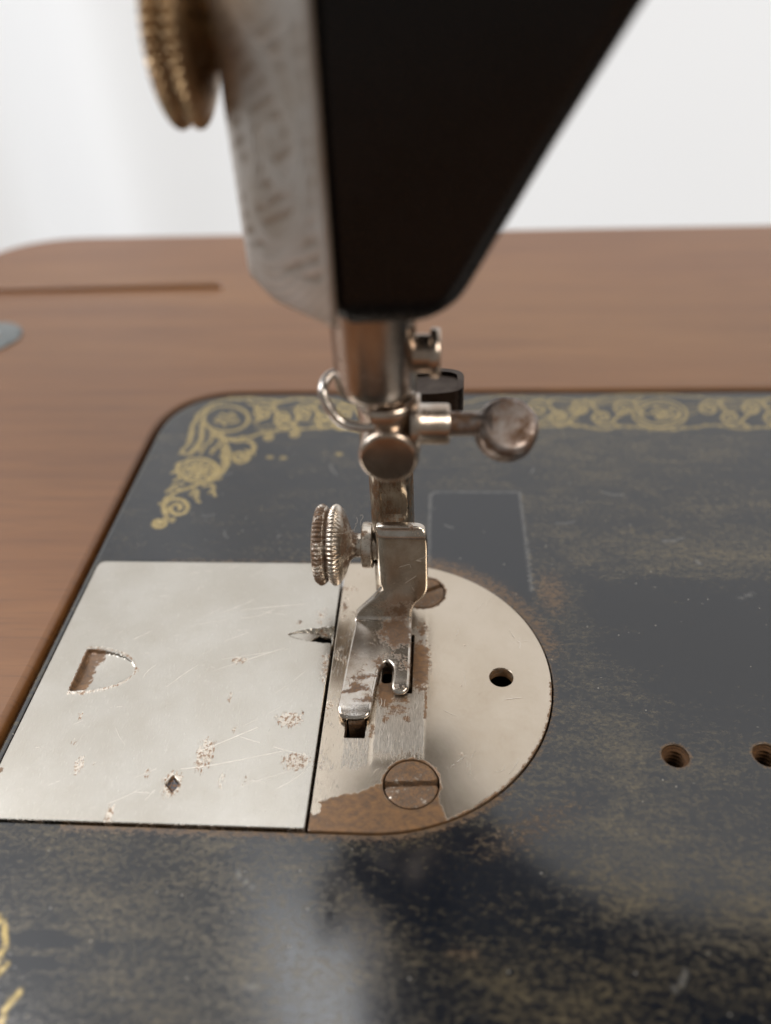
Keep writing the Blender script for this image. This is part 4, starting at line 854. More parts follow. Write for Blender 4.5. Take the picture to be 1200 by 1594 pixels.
    (0.55, 1.00, [(-38.72,-47.81),(-38.9,-48.03),(-39.08,-48.24),(-39.27,-48.45),(-39.44,-48.67),(-39.59,-48.91),(-39.69,-49.17),(-39.76,-49.46),(-39.8,-49.75),(-39.81,-50.06),(-39.8,-50.4),(-39.77,-50.78),(-39.73,-51.19),(-39.68,-51.67),(-39.6,-52.19),(-39.51,-52.74),(-39.41,-53.3),(-39.31,-53.86),(-39.22,-54.4)]),
    (0.50, 1.00, [(-45.28,-49.42),(-44.79,-49.61),(-44.28,-49.78),(-43.78,-49.95),(-43.29,-50.14),(-42.83,-50.36),(-42.41,-50.65),(-42.03,-51.0),(-41.69,-51.4),(-41.39,-51.85),(-41.09,-52.3),(-40.8,-52.75),(-40.5,-53.18)]),
    (0.34, 0.71, [(-45.21,39.17),(-45.68,39.46),(-45.89,40.03)]),
    (0.34, 0.71, [(-45.89,42.01),(-45.68,42.67),(-45.92,43.38)]),
    (0.34, 0.71, [(-47.08,43.75),(-47.67,43.98),(-48.04,44.56)]),
    (0.34, 0.71, [(-46.99,46.28),(-46.49,46.41),(-46.13,46.85)]),
    (0.34, 0.71, [(-45.13,48.44),(-45.16,48.94),(-44.85,49.39)]),
    (0.34, 0.71, [(-43.2,49.97),(-42.56,49.78),(-41.88,50.03)]),
    (0.34, 0.71, [(-41.05,51.27),(-40.92,51.95),(-40.36,52.46)]),
    (0.34, 0.71, [(-38.62,52.8),(-37.78,52.74),(-37.0,53.22)]),
    (0.34, 0.71, [(-37.45,54.8),(-37.85,55.39),(-37.83,56.17)]),
    (0.34, 0.71, [(-36.94,57.58),(-36.48,57.92),(-36.29,58.52)]),
    (0.34, 0.71, [(-37.0,59.58),(-37.71,60.04),(-38.04,60.9)]),
    (0.34, 0.71, [(-37.35,61.91),(-36.98,62.35),(-36.94,62.99)]),
    (0.34, 0.71, [(-38.26,64.84),(-38.93,65.02),(-39.4,65.61)]),
    (0.34, 0.71, [(-39.39,67.14),(-39.11,67.85),(-39.33,68.66)]),
    (0.34, 0.71, [(-40.53,68.82),(-41.27,68.83),(-41.92,69.3)]),
    (0.34, 0.71, [(-42.17,70.63),(-42.18,71.12),(-42.5,71.56)]),
    (0.34, 0.60, [(-46.09,47.26),(-46.34,47.73),(-46.25,48.32)]),
    (0.34, 0.60, [(-44.29,49.27),(-43.75,49.07),(-43.15,49.25)]),
    (0.34, 0.60, [(-41.84,50.79),(-41.86,51.54),(-41.39,52.21)]),
    (0.34, 0.60, [(-40.23,52.38),(-39.44,52.37),(-38.74,52.86)]),
    (0.34, 0.60, [(-38.7,54.7),(-39.04,55.35),(-38.91,56.14)]),
    (0.34, 0.60, [(-37.97,57.58),(-37.45,57.92),(-37.21,58.57)]),
    (0.34, 0.60, [(-38.03,60.48),(-38.75,60.86),(-39.13,61.65)]),
    (0.34, 0.60, [(-38.56,62.54),(-38.11,63.19),(-38.14,64.06)]),
    (0.34, 0.52, [(-44.66,39.65),(-44.15,39.67),(-43.68,39.35)]),
    (0.34, 0.60, [(-41.87,48.23),(-42.23,48.95),(-42.08,49.81)]),
    (0.34, 0.60, [(-40.9,47.72),(-41.36,47.21),(-41.43,46.47)]),
    (0.34, 0.60, [(-39.17,50.59),(-38.88,51.04),(-38.34,51.25)]),
    (0.34, 0.60, [(-37.86,49.31),(-38.41,48.8),(-38.56,47.99)]),
    (0.34, 0.71, [(-41.58,55.78),(-40.91,56.26),(-40.01,56.26)]),
    (0.34, 0.71, [(-41.82,54.92),(-41.31,55.06),(-40.78,54.86)]),
    (0.34, 0.71, [(-42.83,54.73),(-42.17,54.5),(-41.74,53.87)]),
    (0.34, 0.71, [(-43.98,55.12),(-43.59,54.46),(-43.68,53.62)]),
    (0.34, 0.71, [(-44.12,56.2),(-44.43,55.82),(-44.95,55.69)]),
    (0.34, 0.71, [(-43.89,56.84),(-44.66,56.64),(-45.47,56.96)]),
    (0.34, 0.71, [(-43.41,57.36),(-44.03,57.53),(-44.48,58.09)]),
    (0.34, 0.71, [(-42.4,57.83),(-43.04,58.2),(-43.36,58.95)]),
    (0.34, 0.71, [(-41.67,56.67),(-41.53,57.39),(-40.93,57.93)]),
    (0.34, 0.56, [(-45.9,51.0),(-46.15,50.45),(-46.73,50.12)]),
    (0.34, 0.56, [(-46.42,49.49),(-46.72,48.84),(-47.41,48.45)]),
    (0.34, 0.56, [(-45.69,53.3),(-45.93,52.82),(-46.45,52.55)]),
    (0.34, 0.56, [(-46.51,56.48),(-46.83,55.91),(-47.47,55.61)]),
    (0.34, 0.56, [(-46.88,59.2),(-47.13,58.64),(-47.71,58.3)]),
    (0.34, 0.60, [(-48.08,63.28),(-48.42,63.7),(-48.44,64.28)]),
    (0.34, 0.60, [(-47.51,66.11),(-46.97,66.39),(-46.68,66.99)]),
    (0.34, 0.60, [(-47.25,68.55),(-47.93,69.0),(-48.24,69.84)]),
    (0.34, 0.60, [(-47.92,70.91),(-47.63,71.43),(-47.71,72.07)]),
    (0.34, 0.60, [(-45.87,63.25),(-46.21,63.61),(-46.28,64.15)]),
    (0.34, 0.60, [(-45.42,65.87),(-44.67,66.2),(-44.21,66.97)]),
    (0.34, 0.60, [(-44.89,68.49),(-45.49,68.94),(-45.73,69.73)]),
    (0.34, 0.60, [(-43.59,63.55),(-44.14,64.06),(-44.3,64.87)]),
    (0.34, 0.60, [(-43.15,66.48),(-42.4,66.73),(-41.9,67.42)]),
    (0.34, 0.60, [(-42.51,68.68),(-43.07,69.02),(-43.33,69.68)]),
    (0.34, 0.60, [(-43.18,70.99),(-42.89,71.47),(-42.95,72.08)]),
    (0.34, 0.60, [(-41.18,63.1),(-41.6,63.67),(-41.6,64.44)]),
    (0.34, 0.60, [(-40.56,65.73),(-40.11,65.95),(-39.86,66.43)]),
    (0.34, 0.60, [(-40.16,68.23),(-40.63,68.61),(-40.8,69.26)]),
    (0.34, 0.60, [(-40.78,70.98),(-40.53,71.4),(-40.58,71.93)]),
    (0.34, 0.64, [(-47.01,62.32),(-46.48,62.64),(-45.81,62.57)]),
    (0.34, 0.64, [(-45.17,63.72),(-44.63,63.94),(-44.29,64.49)]),
    (0.34, 0.64, [(-44.79,65.92),(-45.43,66.44),(-45.66,67.32)]),
    (0.34, 0.64, [(-44.9,68.2),(-44.54,68.57),(-44.45,69.12)]),
    (0.34, 0.64, [(-45.24,70.51),(-45.76,70.79),(-46.04,71.38)]),
    (0.34, 0.64, [(-45.77,72.72),(-45.39,73.27),(-45.41,74.0)]),
    (0.34, 0.68, [(-47.32,67.21),(-47.86,67.51),(-48.15,68.13)]),
    (0.34, 0.68, [(-47.79,69.97),(-47.24,70.57),(-47.14,71.45)]),
    (0.34, 0.68, [(-48.19,73.15),(-48.61,73.44),(-48.8,73.97)]),
    (0.34, 0.68, [(-48.21,75.79),(-47.55,76.26),(-47.27,77.1)]),
    (0.34, 0.68, [(-48.04,77.85),(-48.53,78.33),(-48.65,79.08)]),
    (0.34, 0.68, [(-47.56,80.0),(-46.84,80.26),(-46.38,80.95)]),
    (0.34, 0.68, [(-46.2,82.8),(-46.37,83.45),(-46.11,84.13)]),
    (0.34, 0.68, [(-44.85,84.28),(-44.39,84.13),(-43.89,84.3)]),
    (0.34, 0.68, [(-42.62,85.36),(-42.32,86.1),(-41.58,86.56)]),
    (0.34, 0.68, [(-40.37,85.74),(-39.88,85.22),(-39.1,85.07)]),
    (0.34, 0.68, [(-37.89,85.83),(-37.54,86.27),(-36.95,86.44)]),
    (0.34, 0.68, [(-35.07,85.51),(-34.81,84.99),(-34.25,84.7)]),
    (0.34, 0.68, [(-32.68,84.97),(-32.09,85.46),(-31.26,85.5)]),
    (0.34, 0.68, [(-30.12,84.57),(-29.66,83.96),(-28.85,83.72)]),
    (0.34, 0.68, [(-27.57,85.06),(-27.41,85.56),(-26.95,85.89)]),
    (0.34, 0.68, [(-25.13,85.69),(-24.61,85.07),(-23.76,84.86)]),
    (0.34, 0.68, [(-22.49,85.33),(-21.83,85.85),(-20.91,85.89)]),
    (0.34, 0.68, [(-20.55,84.85),(-20.3,84.31),(-19.73,84.0)]),
    (0.34, 0.68, [(-17.67,84.34),(-17.15,84.86),(-16.36,84.98)]),
    (0.34, 0.68, [(-15.01,84.06),(-14.62,83.46),(-13.89,83.17)]),
    (0.34, 0.68, [(-11.97,83.79),(-11.48,84.33),(-10.69,84.47)]),
    (0.34, 0.68, [(-41.36,69.42),(-40.72,69.76),(-39.94,69.65)]),
    (0.34, 0.68, [(-39.15,68.5),(-38.91,67.82),(-38.25,67.39)]),
    (0.34, 0.68, [(-36.46,68.28),(-36.08,68.95),(-35.32,69.3)]),
    (0.34, 0.68, [(-34.01,69.05),(-33.59,68.85),(-33.09,68.95)]),
    (0.34, 0.68, [(-31.83,70.54),(-31.78,71.34),(-31.21,72.0)]),
    (0.34, 0.68, [(-29.31,71.63),(-28.79,71.15),(-28.01,71.07)]),
    (0.34, 0.68, [(-26.86,71.91),(-26.53,72.41),(-25.92,72.64)]),
    (0.34, 0.68, [(-24.02,72.2),(-23.67,71.85),(-23.14,71.77)]),
    (0.34, 0.68, [(-21.0,72.55),(-20.57,73.24),(-19.75,73.57)]),
    (0.34, 0.68, [(-17.86,72.86),(-17.51,72.49),(-16.96,72.39)]),
    (0.34, 0.68, [(-15.72,73.01),(-15.23,73.65),(-14.37,73.89)]),
    (0.34, 0.68, [(-13.27,72.73),(-13.05,72.21),(-12.52,71.89)]),
    (0.34, 0.68, [(-10.93,71.98),(-10.32,72.36),(-9.53,72.31)]),
    (0.34, 0.68, [(-39.67,68.33),(-39.05,68.69),(-38.26,68.62)]),
    (0.34, 0.68, [(-36.96,67.38),(-36.74,66.98),(-36.28,66.77)]),
    (0.34, 0.68, [(-34.04,67.27),(-33.46,67.53),(-32.79,67.39)]),
    (0.34, 0.68, [(-32.28,65.53),(-32.67,64.97),(-32.65,64.23)]),
    (0.34, 0.68, [(-32.18,63.22),(-31.67,62.59),(-31.62,61.71)]),
    (0.34, 0.64, [(-36.29,83.45),(-35.8,83.62),(-35.25,83.46)]),
    (0.34, 0.64, [(-34.39,81.53),(-34.7,80.78),(-34.5,79.91)]),
    (0.34, 0.64, [(-33.14,78.75),(-32.66,78.57),(-32.36,78.1)]),
    (0.34, 0.64, [(-33.3,76.11),(-34.1,75.98),(-34.73,75.35)]),
    (0.34, 0.64, [(-34.6,80.73),(-35.09,81.29),(-35.16,82.1)]),
    (0.34, 0.64, [(-33.42,83.15),(-33.03,82.65),(-32.35,82.47)]),
    (0.34, 0.64, [(-31.07,81.87),(-30.35,81.88),(-29.71,81.42)]),
    (0.34, 0.64, [(-29.76,79.84),(-30.03,79.17),(-29.83,78.41)]),
    (0.34, 0.64, [(-28.28,77.6),(-27.54,77.6),(-26.89,77.13)]),
    (0.34, 0.60, [(-30.79,82.09),(-31.21,82.56),(-31.28,83.24)]),
    (0.34, 0.64, [(-28.97,75.56),(-28.46,75.48),(-28.07,75.07)]),
    (0.34, 0.64, [(-27.97,73.81),(-28.18,73.04),(-27.86,72.23)]),
    (0.34, 0.64, [(-25.33,73.79),(-25.48,74.32),(-25.27,74.89)]),
    (0.34, 0.64, [(-24.45,75.92),(-23.95,76.12),(-23.65,76.62)]),
    (0.34, 0.64, [(-23.52,78.47),(-23.8,79.06),(-23.66,79.75)]),
    (0.34, 0.60, [(-24.77,74.12),(-23.98,73.96),(-23.39,73.31)]),
    (0.34, 0.64, [(-24.79,80.96),(-25.28,81.56),(-25.32,82.41)]),
    (0.34, 0.64, [(-23.11,83.02),(-22.87,82.41),(-22.27,82.03)]),
    (0.34, 0.64, [(-21.02,81.37),(-20.34,81.31),(-19.78,80.82)]),
    (0.34, 0.64, [(-19.91,79.43),(-20.18,78.83),(-20.02,78.13)]),
    (0.34, 0.60, [(-20.93,82.46),(-21.22,82.82),(-21.24,83.33)]),
    (0.34, 0.64, [(-19.41,75.39),(-18.91,75.29),(-18.54,74.88)]),
    (0.34, 0.64, [(-18.36,73.5),(-18.47,72.74),(-18.08,71.99)]),
    (0.34, 0.64, [(-15.74,73.99),(-15.96,74.61),(-15.76,75.31)]),
    (0.34, 0.64, [(-14.84,76.27),(-14.22,76.49),(-13.82,77.09)]),
    (0.34, 0.60, [(-15.18,73.66),(-14.71,73.56),(-14.36,73.17)]),
    (0.34, 0.64, [(-15.11,80.92),(-15.5,81.44),(-15.51,82.16)]),
    (0.34, 0.64, [(-13.64,82.98),(-13.29,82.3),(-12.53,81.93)]),
    (0.34, 0.64, [(-11.45,81.45),(-10.71,81.36),(-10.1,80.81)]),
    (0.34, 0.64, [(-10.2,79.1),(-10.43,78.6),(-10.3,78.02)]),
    (0.34, 0.64, [(-9.03,77.22),(-8.18,77.19),(-7.45,76.61)]),
    (0.34, 0.60, [(-11.28,82.2),(-11.76,82.84),(-11.78,83.73)]),
    (0.34, 0.38, [(4.15,81.1),(4.46,81.64),(5.08,81.91)]),
    (0.34, 0.38, [(6.53,81.42),(6.98,80.97),(7.68,80.87)]),
    (0.34, 0.38, [(9.02,81.77),(9.41,82.5),(10.24,82.89)]),
    (0.34, 0.38, [(11.12,82.18),(11.79,81.68),(12.7,81.68)]),
    (0.34, 0.38, [(13.07,82.82),(13.3,83.62),(14.01,84.18)]),
    (0.34, 0.38, [(15.28,83.75),(15.92,83.37),(16.73,83.44)]),
    (0.34, 0.38, [(17.14,84.49),(17.3,85.11),(17.83,85.55)]),
    (0.34, 0.38, [(19.74,85.59),(20.33,85.21),(21.11,85.27)]),
    (0.34, 0.38, [(22.63,86.19),(22.94,86.61),(23.48,86.77)]),
    (0.34, 0.38, [(25.11,86.13),(25.49,85.55),(26.2,85.27)]),
    (0.34, 0.38, [(27.13,85.91),(27.69,86.46),(28.55,86.59)]),
    (0.34, 0.38, [(29.61,85.58),(29.89,85.11),(30.45,84.87)]),
    (0.34, 0.38, [(31.86,85.34),(32.35,85.86),(33.12,86.0)]),
    (0.34, 0.38, [(33.91,85.13),(34.19,84.65),(34.75,84.42)]),
    (0.34, 0.38, [(36.26,84.86),(36.65,85.26),(37.25,85.36)]),
    (0.34, 0.38, [(39.12,84.58),(39.51,84.01),(40.23,83.77)]),
    (0.34, 0.38, [(42.2,84.53),(42.58,85.16),(43.32,85.47)]),
    (0.34, 0.38, [(44.52,84.91),(44.98,84.54),(45.61,84.51)]),
    (0.34, 0.38, [(46.58,85.53),(46.76,86.05),(47.26,86.39)]),
    (0.34, 0.38, [(49.2,86.27),(49.77,85.78),(50.58,85.72)]),
    (0.34, 0.38, [(51.52,86.64),(51.83,87.14),(52.43,87.4)]),
    (0.34, 0.38, [(54.47,86.94),(55.03,86.31),(55.92,86.12)]),
    (0.34, 0.38, [(56.57,87.05),(56.85,87.44),(57.36,87.6)]),
    (0.34, 0.38, [(59.48,86.97),(59.84,86.43),(60.51,86.19)]),
    (0.34, 0.38, [(61.97,86.65),(62.49,87.13),(63.26,87.22)]),
    (0.34, 0.38, [(64.83,86.12),(65.04,85.68),(65.52,85.44)]),
    (0.34, 0.38, [(67.92,85.52),(68.56,86.06),(69.48,86.13)]),
    (0.34, 0.38, [(70.36,84.95),(70.62,84.36),(71.24,84.02)]),
    (0.34, 0.38, [(72.64,84.48),(73.14,84.95),(73.89,85.03)]),
    (0.34, 0.38, [(74.87,84.22),(75.27,83.68),(75.97,83.47)]),
    (0.34, 0.38, [(77.95,84.3),(78.32,84.84),(79.0,85.08)]),
    (0.34, 0.38, [(80.93,84.56),(81.29,84.18),(81.86,84.08)]),
    (0.34, 0.38, [(83.98,84.8),(84.28,85.21),(84.81,85.37)]),
    (0.34, 0.38, [(86.23,84.78),(86.66,84.16),(87.42,83.9)]),
    (0.34, 0.38, [(88.57,84.48),(88.95,84.82),(89.49,84.88)]),
    (0.34, 0.38, [(90.64,84.07),(90.98,83.38),(91.73,83.0)]),
    (0.34, 0.45, [(26.6,73.07),(27.09,73.73),(27.97,74.0)]),
    (0.34, 0.45, [(29.54,73.12),(29.91,72.65),(30.55,72.48)]),
    (0.34, 0.45, [(31.77,73.17),(32.24,73.82),(33.08,74.08)]),
    (0.34, 0.45, [(34.71,73.31),(35.21,72.79),(35.99,72.65)]),
    (0.34, 0.45, [(37.33,73.62),(37.68,74.18),(38.35,74.45)]),
    (0.34, 0.45, [(40.47,73.44),(40.62,72.79),(41.17,72.32)]),
    (0.34, 0.45, [(42.33,72.46),(42.77,72.65),(43.29,72.53)]),
    (0.34, 0.45, [(44.93,71.93),(45.5,71.45),(46.32,71.4)]),
    (0.34, 0.45, [(47.57,72.69),(47.83,73.4),(48.51,73.85)]),
    (0.34, 0.45, [(49.86,73.16),(50.24,72.69),(50.87,72.51)]),
    (0.34, 0.45, [(52.15,72.81),(52.63,73.18),(53.29,73.19)]),
    (0.34, 0.45, [(54.4,72.27),(54.71,71.55),(55.45,71.1)]),
    (0.34, 0.45, [(56.51,71.74),(56.91,72.11),(57.49,72.18)]),
    (0.34, 0.45, [(59.36,71.69),(59.79,71.25),(60.45,71.13)]),
    (0.34, 0.45, [(61.74,72.05),(62.13,72.8),(62.96,73.21)]),
    (0.34, 0.45, [(64.76,72.6),(65.18,72.25),(65.77,72.21)]),
    (0.34, 0.45, [(66.89,73.09),(67.17,73.68),(67.8,74.01)]),
    (0.34, 0.45, [(69.55,73.49),(69.93,73.03),(70.56,72.87)]),
    (0.34, 0.45, [(72.07,72.65),(72.74,72.92),(73.51,72.73)]),
    (0.34, 0.45, [(74.91,71.97),(75.26,71.54),(75.85,71.4)]),
    (0.34, 0.45, [(77.66,72.3),(77.89,72.72),(78.37,72.94)]),
    (0.34, 0.45, [(79.72,72.61),(80.06,72.27),(80.57,72.2)]),
    (0.34, 0.45, [(81.85,72.78),(82.33,73.38),(83.15,73.59)]),
    (0.34, 0.45, [(84.29,72.64),(84.62,72.08),(85.28,71.8)]),
    (0.34, 0.45, [(86.8,72.3),(87.19,72.67),(87.78,72.75)]),
    (0.34, 0.60, [(59.33,78.79),(60.0,79.22),(60.88,79.15)]),
    (0.34, 0.60, [(58.02,78.01),(58.57,77.89),(58.97,77.43)]),
    (0.34, 0.60, [(59.61,80.11),(60.18,79.88),(60.53,79.31)]),
    (0.34, 0.60, [(59.93,77.43),(60.6,77.3),(61.11,76.75)]),
    (0.34, 0.60, [(57.17,79.05),(57.94,78.77),(58.44,78.03)]),
    (0.34, 0.60, [(60.97,79.87),(61.2,80.44),(61.76,80.79)]),
    (0.34, 0.60, [(58.02,76.61),(58.78,76.49),(59.37,75.88)]),
    (0.34, 0.60, [(58.34,80.91),(58.8,80.75),(59.11,80.31)]),
    (0.34, 0.60, [(61.59,77.78),(62.12,77.57),(62.45,77.03)]),
    (0.34, 0.45, [(29.5,81.82),(29.29,82.31),(29.43,82.87)]),
    (0.34, 0.45, [(31.21,84.17),(31.6,83.9),(32.12,83.92)]),
    (0.34, 0.45, [(33.17,83.62),(33.82,83.72),(34.46,83.38)]),
    (0.34, 0.45, [(34.5,81.13),(34.14,80.54),(34.21,79.78)]),
    (0.34, 0.45, [(35.34,79.27),(35.9,79.2),(36.35,78.78)]),
    (0.34, 0.45, [(34.09,83.22),(33.85,83.7),(33.96,84.27)]),
    (0.34, 0.45, [(35.2,84.84),(35.68,84.54),(36.29,84.58)]),
    (0.34, 0.45, [(33.9,76.02),(34.55,75.83),(35.0,75.24)]),
    (0.34, 0.45, [(35.67,73.77),(36.19,73.26),(36.99,73.14)]),
    (0.34, 0.45, [(37.66,74.87),(37.5,75.57),(37.81,76.28)]),
    (0.34, 0.45, [(38.85,76.65),(39.5,76.73),(40.02,77.22)]),
    (0.34, 0.45, [(40.15,78.56),(39.98,79.35),(40.34,80.16)]),
    (0.34, 0.45, [(38.18,74.29),(38.75,74.09),(39.12,73.54)]),
    (0.34, 0.45, [(39.68,82.38),(39.46,82.94),(39.63,83.58)]),
    (0.34, 0.45, [(41.46,84.17),(41.79,83.77),(42.34,83.62)]),
    (0.34, 0.45, [(43.28,83.24),(44.02,83.18),(44.63,82.64)]),
    (0.34, 0.45, [(44.12,81.36),(43.74,80.78),(43.78,80.02)]),
    (0.34, 0.45, [(44.89,79.37),(45.61,79.25),(46.16,78.68)]),
    (0.34, 0.45, [(44.12,83.54),(43.88,84.1),(44.04,84.75)]),
    (0.34, 0.45, [(43.53,75.69),(44.23,75.46),(44.69,74.8)]),
    (0.34, 0.45, [(45.3,73.74),(45.68,73.42),(46.23,73.38)]),
    (0.34, 0.45, [(47.28,75.0),(47.15,75.46),(47.34,75.94)]),
    (0.34, 0.45, [(48.56,76.88),(49.3,76.95),(49.92,77.49)]),
    (0.34, 0.45, [(47.67,74.06),(48.12,73.9),(48.42,73.46)]),
    (0.34, 0.45, [(49.36,82.21),(49.14,82.83),(49.34,83.52)]),
    (0.34, 0.45, [(50.92,84.0),(51.53,83.54),(52.37,83.52)]),
    (0.34, 0.45, [(53.32,82.62),(53.81,82.49),(54.16,82.04)]),
    (0.34, 0.45, [(54.14,80.14),(53.86,79.7),(53.9,79.14)]),
    (0.34, 0.45, [(53.7,83.15),(53.49,83.67),(53.63,84.26)]),
    (0.34, 0.45, [(68.35,81.68),(68.19,82.19),(68.39,82.73)]),
    (0.34, 0.45, [(70.12,83.76),(70.59,83.46),(71.2,83.49)]),
    (0.34, 0.45, [(72.01,83.32),(72.86,83.37),(73.65,82.86)]),
    (0.34, 0.45, [(72.85,81.3),(72.53,80.91),(72.49,80.35)]),
    (0.34, 0.45, [(73.56,78.82),(74.0,78.72),(74.33,78.34)]),
    (0.34, 0.45, [(72.74,82.65),(72.58,83.1),(72.73,83.59)]),
    (0.34, 0.45, [(71.68,75.39),(72.43,75.04),(72.87,74.25)]),
    (0.34, 0.45, [(73.56,73.7),(74.2,73.31),(75.02,73.38)]),
    (0.34, 0.45, [(75.23,74.83),(75.09,75.53),(75.42,76.24)]),
    (0.34, 0.45, [(76.52,76.46),(76.98,76.46),(77.38,76.77)]),
    (0.34, 0.45, [(78.48,78.74),(78.42,79.31),(78.74,79.86)]),
    (0.34, 0.45, [(75.46,74.22),(76.14,73.85),(76.49,73.09)]),
    (0.34, 0.45, [(78.13,81.98),(77.95,82.61),(78.2,83.27)]),
    (0.34, 0.45, [(80.37,83.81),(80.75,83.13),(81.53,82.76)]),
    (0.34, 0.45, [(82.13,82.02),(82.72,81.75),(83.07,81.12)]),
    (0.34, 0.45, [(82.63,79.56),(82.21,78.97),(82.23,78.19)]),
    (0.34, 0.45, [(82.4,82.8),(82.18,83.48),(82.42,84.22)]),
    (0.34, 0.45, [(84.01,84.46),(84.42,84.1),(85.01,84.05)]),
    (0.34, 0.45, [(80.96,75.1),(81.67,74.73),(82.07,73.94)]),
    (0.34, 0.45, [(82.9,73.73),(83.56,73.39),(84.35,73.52)]),
    (0.34, 0.45, [(84.98,75.44),(84.88,75.9),(85.08,76.38)]),
    (0.34, 0.45, [(86.92,77.8),(87.56,77.74),(88.17,78.1)]),
    (0.34, 0.45, [(84.58,74.49),(85.22,74.09),(85.52,73.32)]),
]
# end of gilt strokes


def spiral(cx, cy, rx, ry, turns=1.6, a0=0.0, hand=1, inner=0.16, n=40):
    t = np.linspace(0, 1, n)
    k = 1 - (1 - inner) * t
    a = a0 + hand * t * turns * 2 * np.pi
    return [(cx + rx * q * math.cos(b), cy + ry * q * math.sin(b)) for q, b in zip(k, a)]


def gold_mask(x, y):
    g = np.zeros_like(x)
    sel = (x > -54) & (x < 110) & (y > 33) & (y < 87.5)
    sel |= (x < -30) & (y < -30)
    xs, ys = x[sel], y[sel]
    gs = np.zeros_like(xs)
    for w, a, pts in ORN:
        w, p = w * 0.78, np.array(pts)
        lo, hi = p.min(0) - 1.6, p.max(0) + 1.6
        k = (xs > lo[0]) & (xs < hi[0]) & (ys > lo[1]) & (ys < hi[1])
        if not k.any():
            continue
        d = seg_dist(xs[k], ys[k], p)
        v = a * (1 - sstep(w * 0.28, w * 0.85, d))
        if w >= 0.5:      # engraved vein down the middle of each broad stroke
            v = v * (1 - 0.55 * (1 - sstep(0.05, 0.24, d)))
        gs[k] = np.maximum(gs[k] * np.where(d < w * 0.95, 0.72, 1.0), v)
    g[sel] = gs
    return g


# --- bed
H1, H2 = (42.9, -13.2), (55.6, -12.7)
bed_pts = np.concatenate([grid_pts(-56, 100, -60, 88, 0.62),
                          grid_pts(-55, 98, 34, 88, 0.32),
                          grid_pts(100, 299, -88, 88, 7), grid_pts(-55, 100, -88, -60, 5)])
V, F = sheet(bed_outer, [opening, circle(*H1, 1.9, 40), circle(*H2, 1.9, 40)], bed_pts, 0.0, 16.0, 1.5, 4, hole_thick=2.4, hole_rnd=0.18)
# small crisp lip at openings is the same rounding, flattened below
x, y, z = V.T
GX0, GX1, GY0, GY1 = 7.1, 25.0, 18.0, 48.7
wear_reflect = 0.46 + 0.30 * blob(x, y, 55, 29, 30, 7) + 0.34 * blob(x, y, -26, -40, 24, 13) + 0.34 * blob(x, y, 62, -34, 26, 6) \
    - 0.25 * blob(x, y, -30, 45, 26, 26) - 0.38 * blob(x, y, 62, 8, 26, 12) - 0.40 * blob(x, y, 12, -32, 13, 6) + 0.34 * blob(x, y, 36, -6, 5, 16) \
    + 0.30 * blob(x, y, 32, -26, 9, 6) + 0.16 * blob(x, y, 30, 66, 40, 10) - 0.30 * blob(x, y, 62, -22, 22, 5) + 0.2 * blob(x, y, 20, -44, 12, 6)  # film wear; the head's dark reflection below the plate is painted in too
edge_ = 0.25 * (fbm(x * .7, y * .7, 3) - .5)
inr = sstep(-.25, .25, x - GX0) * sstep(-.25, .25, GX1 - x + 0.02 * (GY1 - y) * 0) * sstep(-.3, .3, GY1 - y) * sstep(-.3, .3, y - GY0)
patch = sstep(-1.2, 1.2, 23.5 - y + 1.6 * (fbm(x * .3, y * .3, 77) - .5)) * sstep(-2.5, 2.5, x - 35) * sstep(-14, -4, y)  # darker straight-edged area right of the plate, brown film thinned
clean_dark = np.clip(np.maximum(inr * 0.9, 0.22 * patch), 0, 1)
clean_dark = np.maximum(clean_dark, 0.9 * sstep(0.35, 0.7, blob(x, y, -38.5, -42.0, 5.5, 0.9) + blob(x, y, -38.8, -44.8, 4.2, 0.8) + blob(x, y, -30.5, -42.7, 1.3, .7)))
rim = np.zeros_like(x)
for p in ([(GX0, GY0 + 9), (GX0, GY1 - 1), (GX0 + 1.2, GY1)], [(GX0 + 1, GY1), (GX1, GY1)], [(GX1, GY1), (GX1 + .3, GY0 + 2)]):
    rim = np.maximum(rim, (1 - sstep(.12, .42, seg_dist(x, y, p))) * (0.05 + 0.45 * fbm(x * 1.1, y * 1.1, 11)))
for k in range(26):   # stray hairline scratches
    cx, cy = rng.uniform(-50, 85), rng.uniform(-52, 60)
    a, L = rng.normal(0.1, 0.9), rng.uniform(1.0, 5)
    if in_poly(np.array([cx]), np.array([cy]), inset(opening, -3))[0]:
        continue
    p = [(cx, cy), (cx + L * .5 * math.cos(a), cy + L * .5 * math.sin(a)), (cx + L * math.cos(a + .2), cy + L * math.sin(a + .2))]
    rim = np.maximum(rim, 0.35 * (1 - sstep(.05, .3, seg_dist(x, y, p))))
rad = np.hypot(x, y)
front = (y < -20)
d_open = np.abs(np.where(x > 0, rad - RP, np.abs(y) - RP))
rust = 0.92 * np.exp(-(d_open / 1.5) ** 2) * np.where(front, 1.0, 0.65) * (x > -42)
rust = np.maximum(rust, 0.80 * np.exp(-(np.maximum(rad - RP, 0) / 4.2) ** 2) * ((x > 0) & (y < 32)) * sstep(-2, 9, y))
rust = np.maximum(rust, 0.70 * blob(x, y, 28.6, 19.5, 4.2, 8) * (x > GX1 + .3))
rust = np.maximum(rust, 0.52 * blob(x, y, 22, -25, 14, 4, .5))
rust = np.maximum(rust, 0.55 * blob(x, y, 12.5, -41.6, 3.5, 1.5))
for h in (H1, H2):
    rust = np.maximum(rust, 1.0 * np.exp(-(np.maximum(np.hypot(x - h[0], y - h[1]) - 1.7, 0) / .7) ** 2))
gold = gold_mask(x, y)
for cx, cy in ((-33, 60.5), (-28, 61), (-25, 60.8), (-13, 62.2)):
    gold = np.maximum(gold, .45 * sstep(.3, .8, blob(x, y, cx, cy, 1.0, .8)))
gold[z < -0.3] = 0
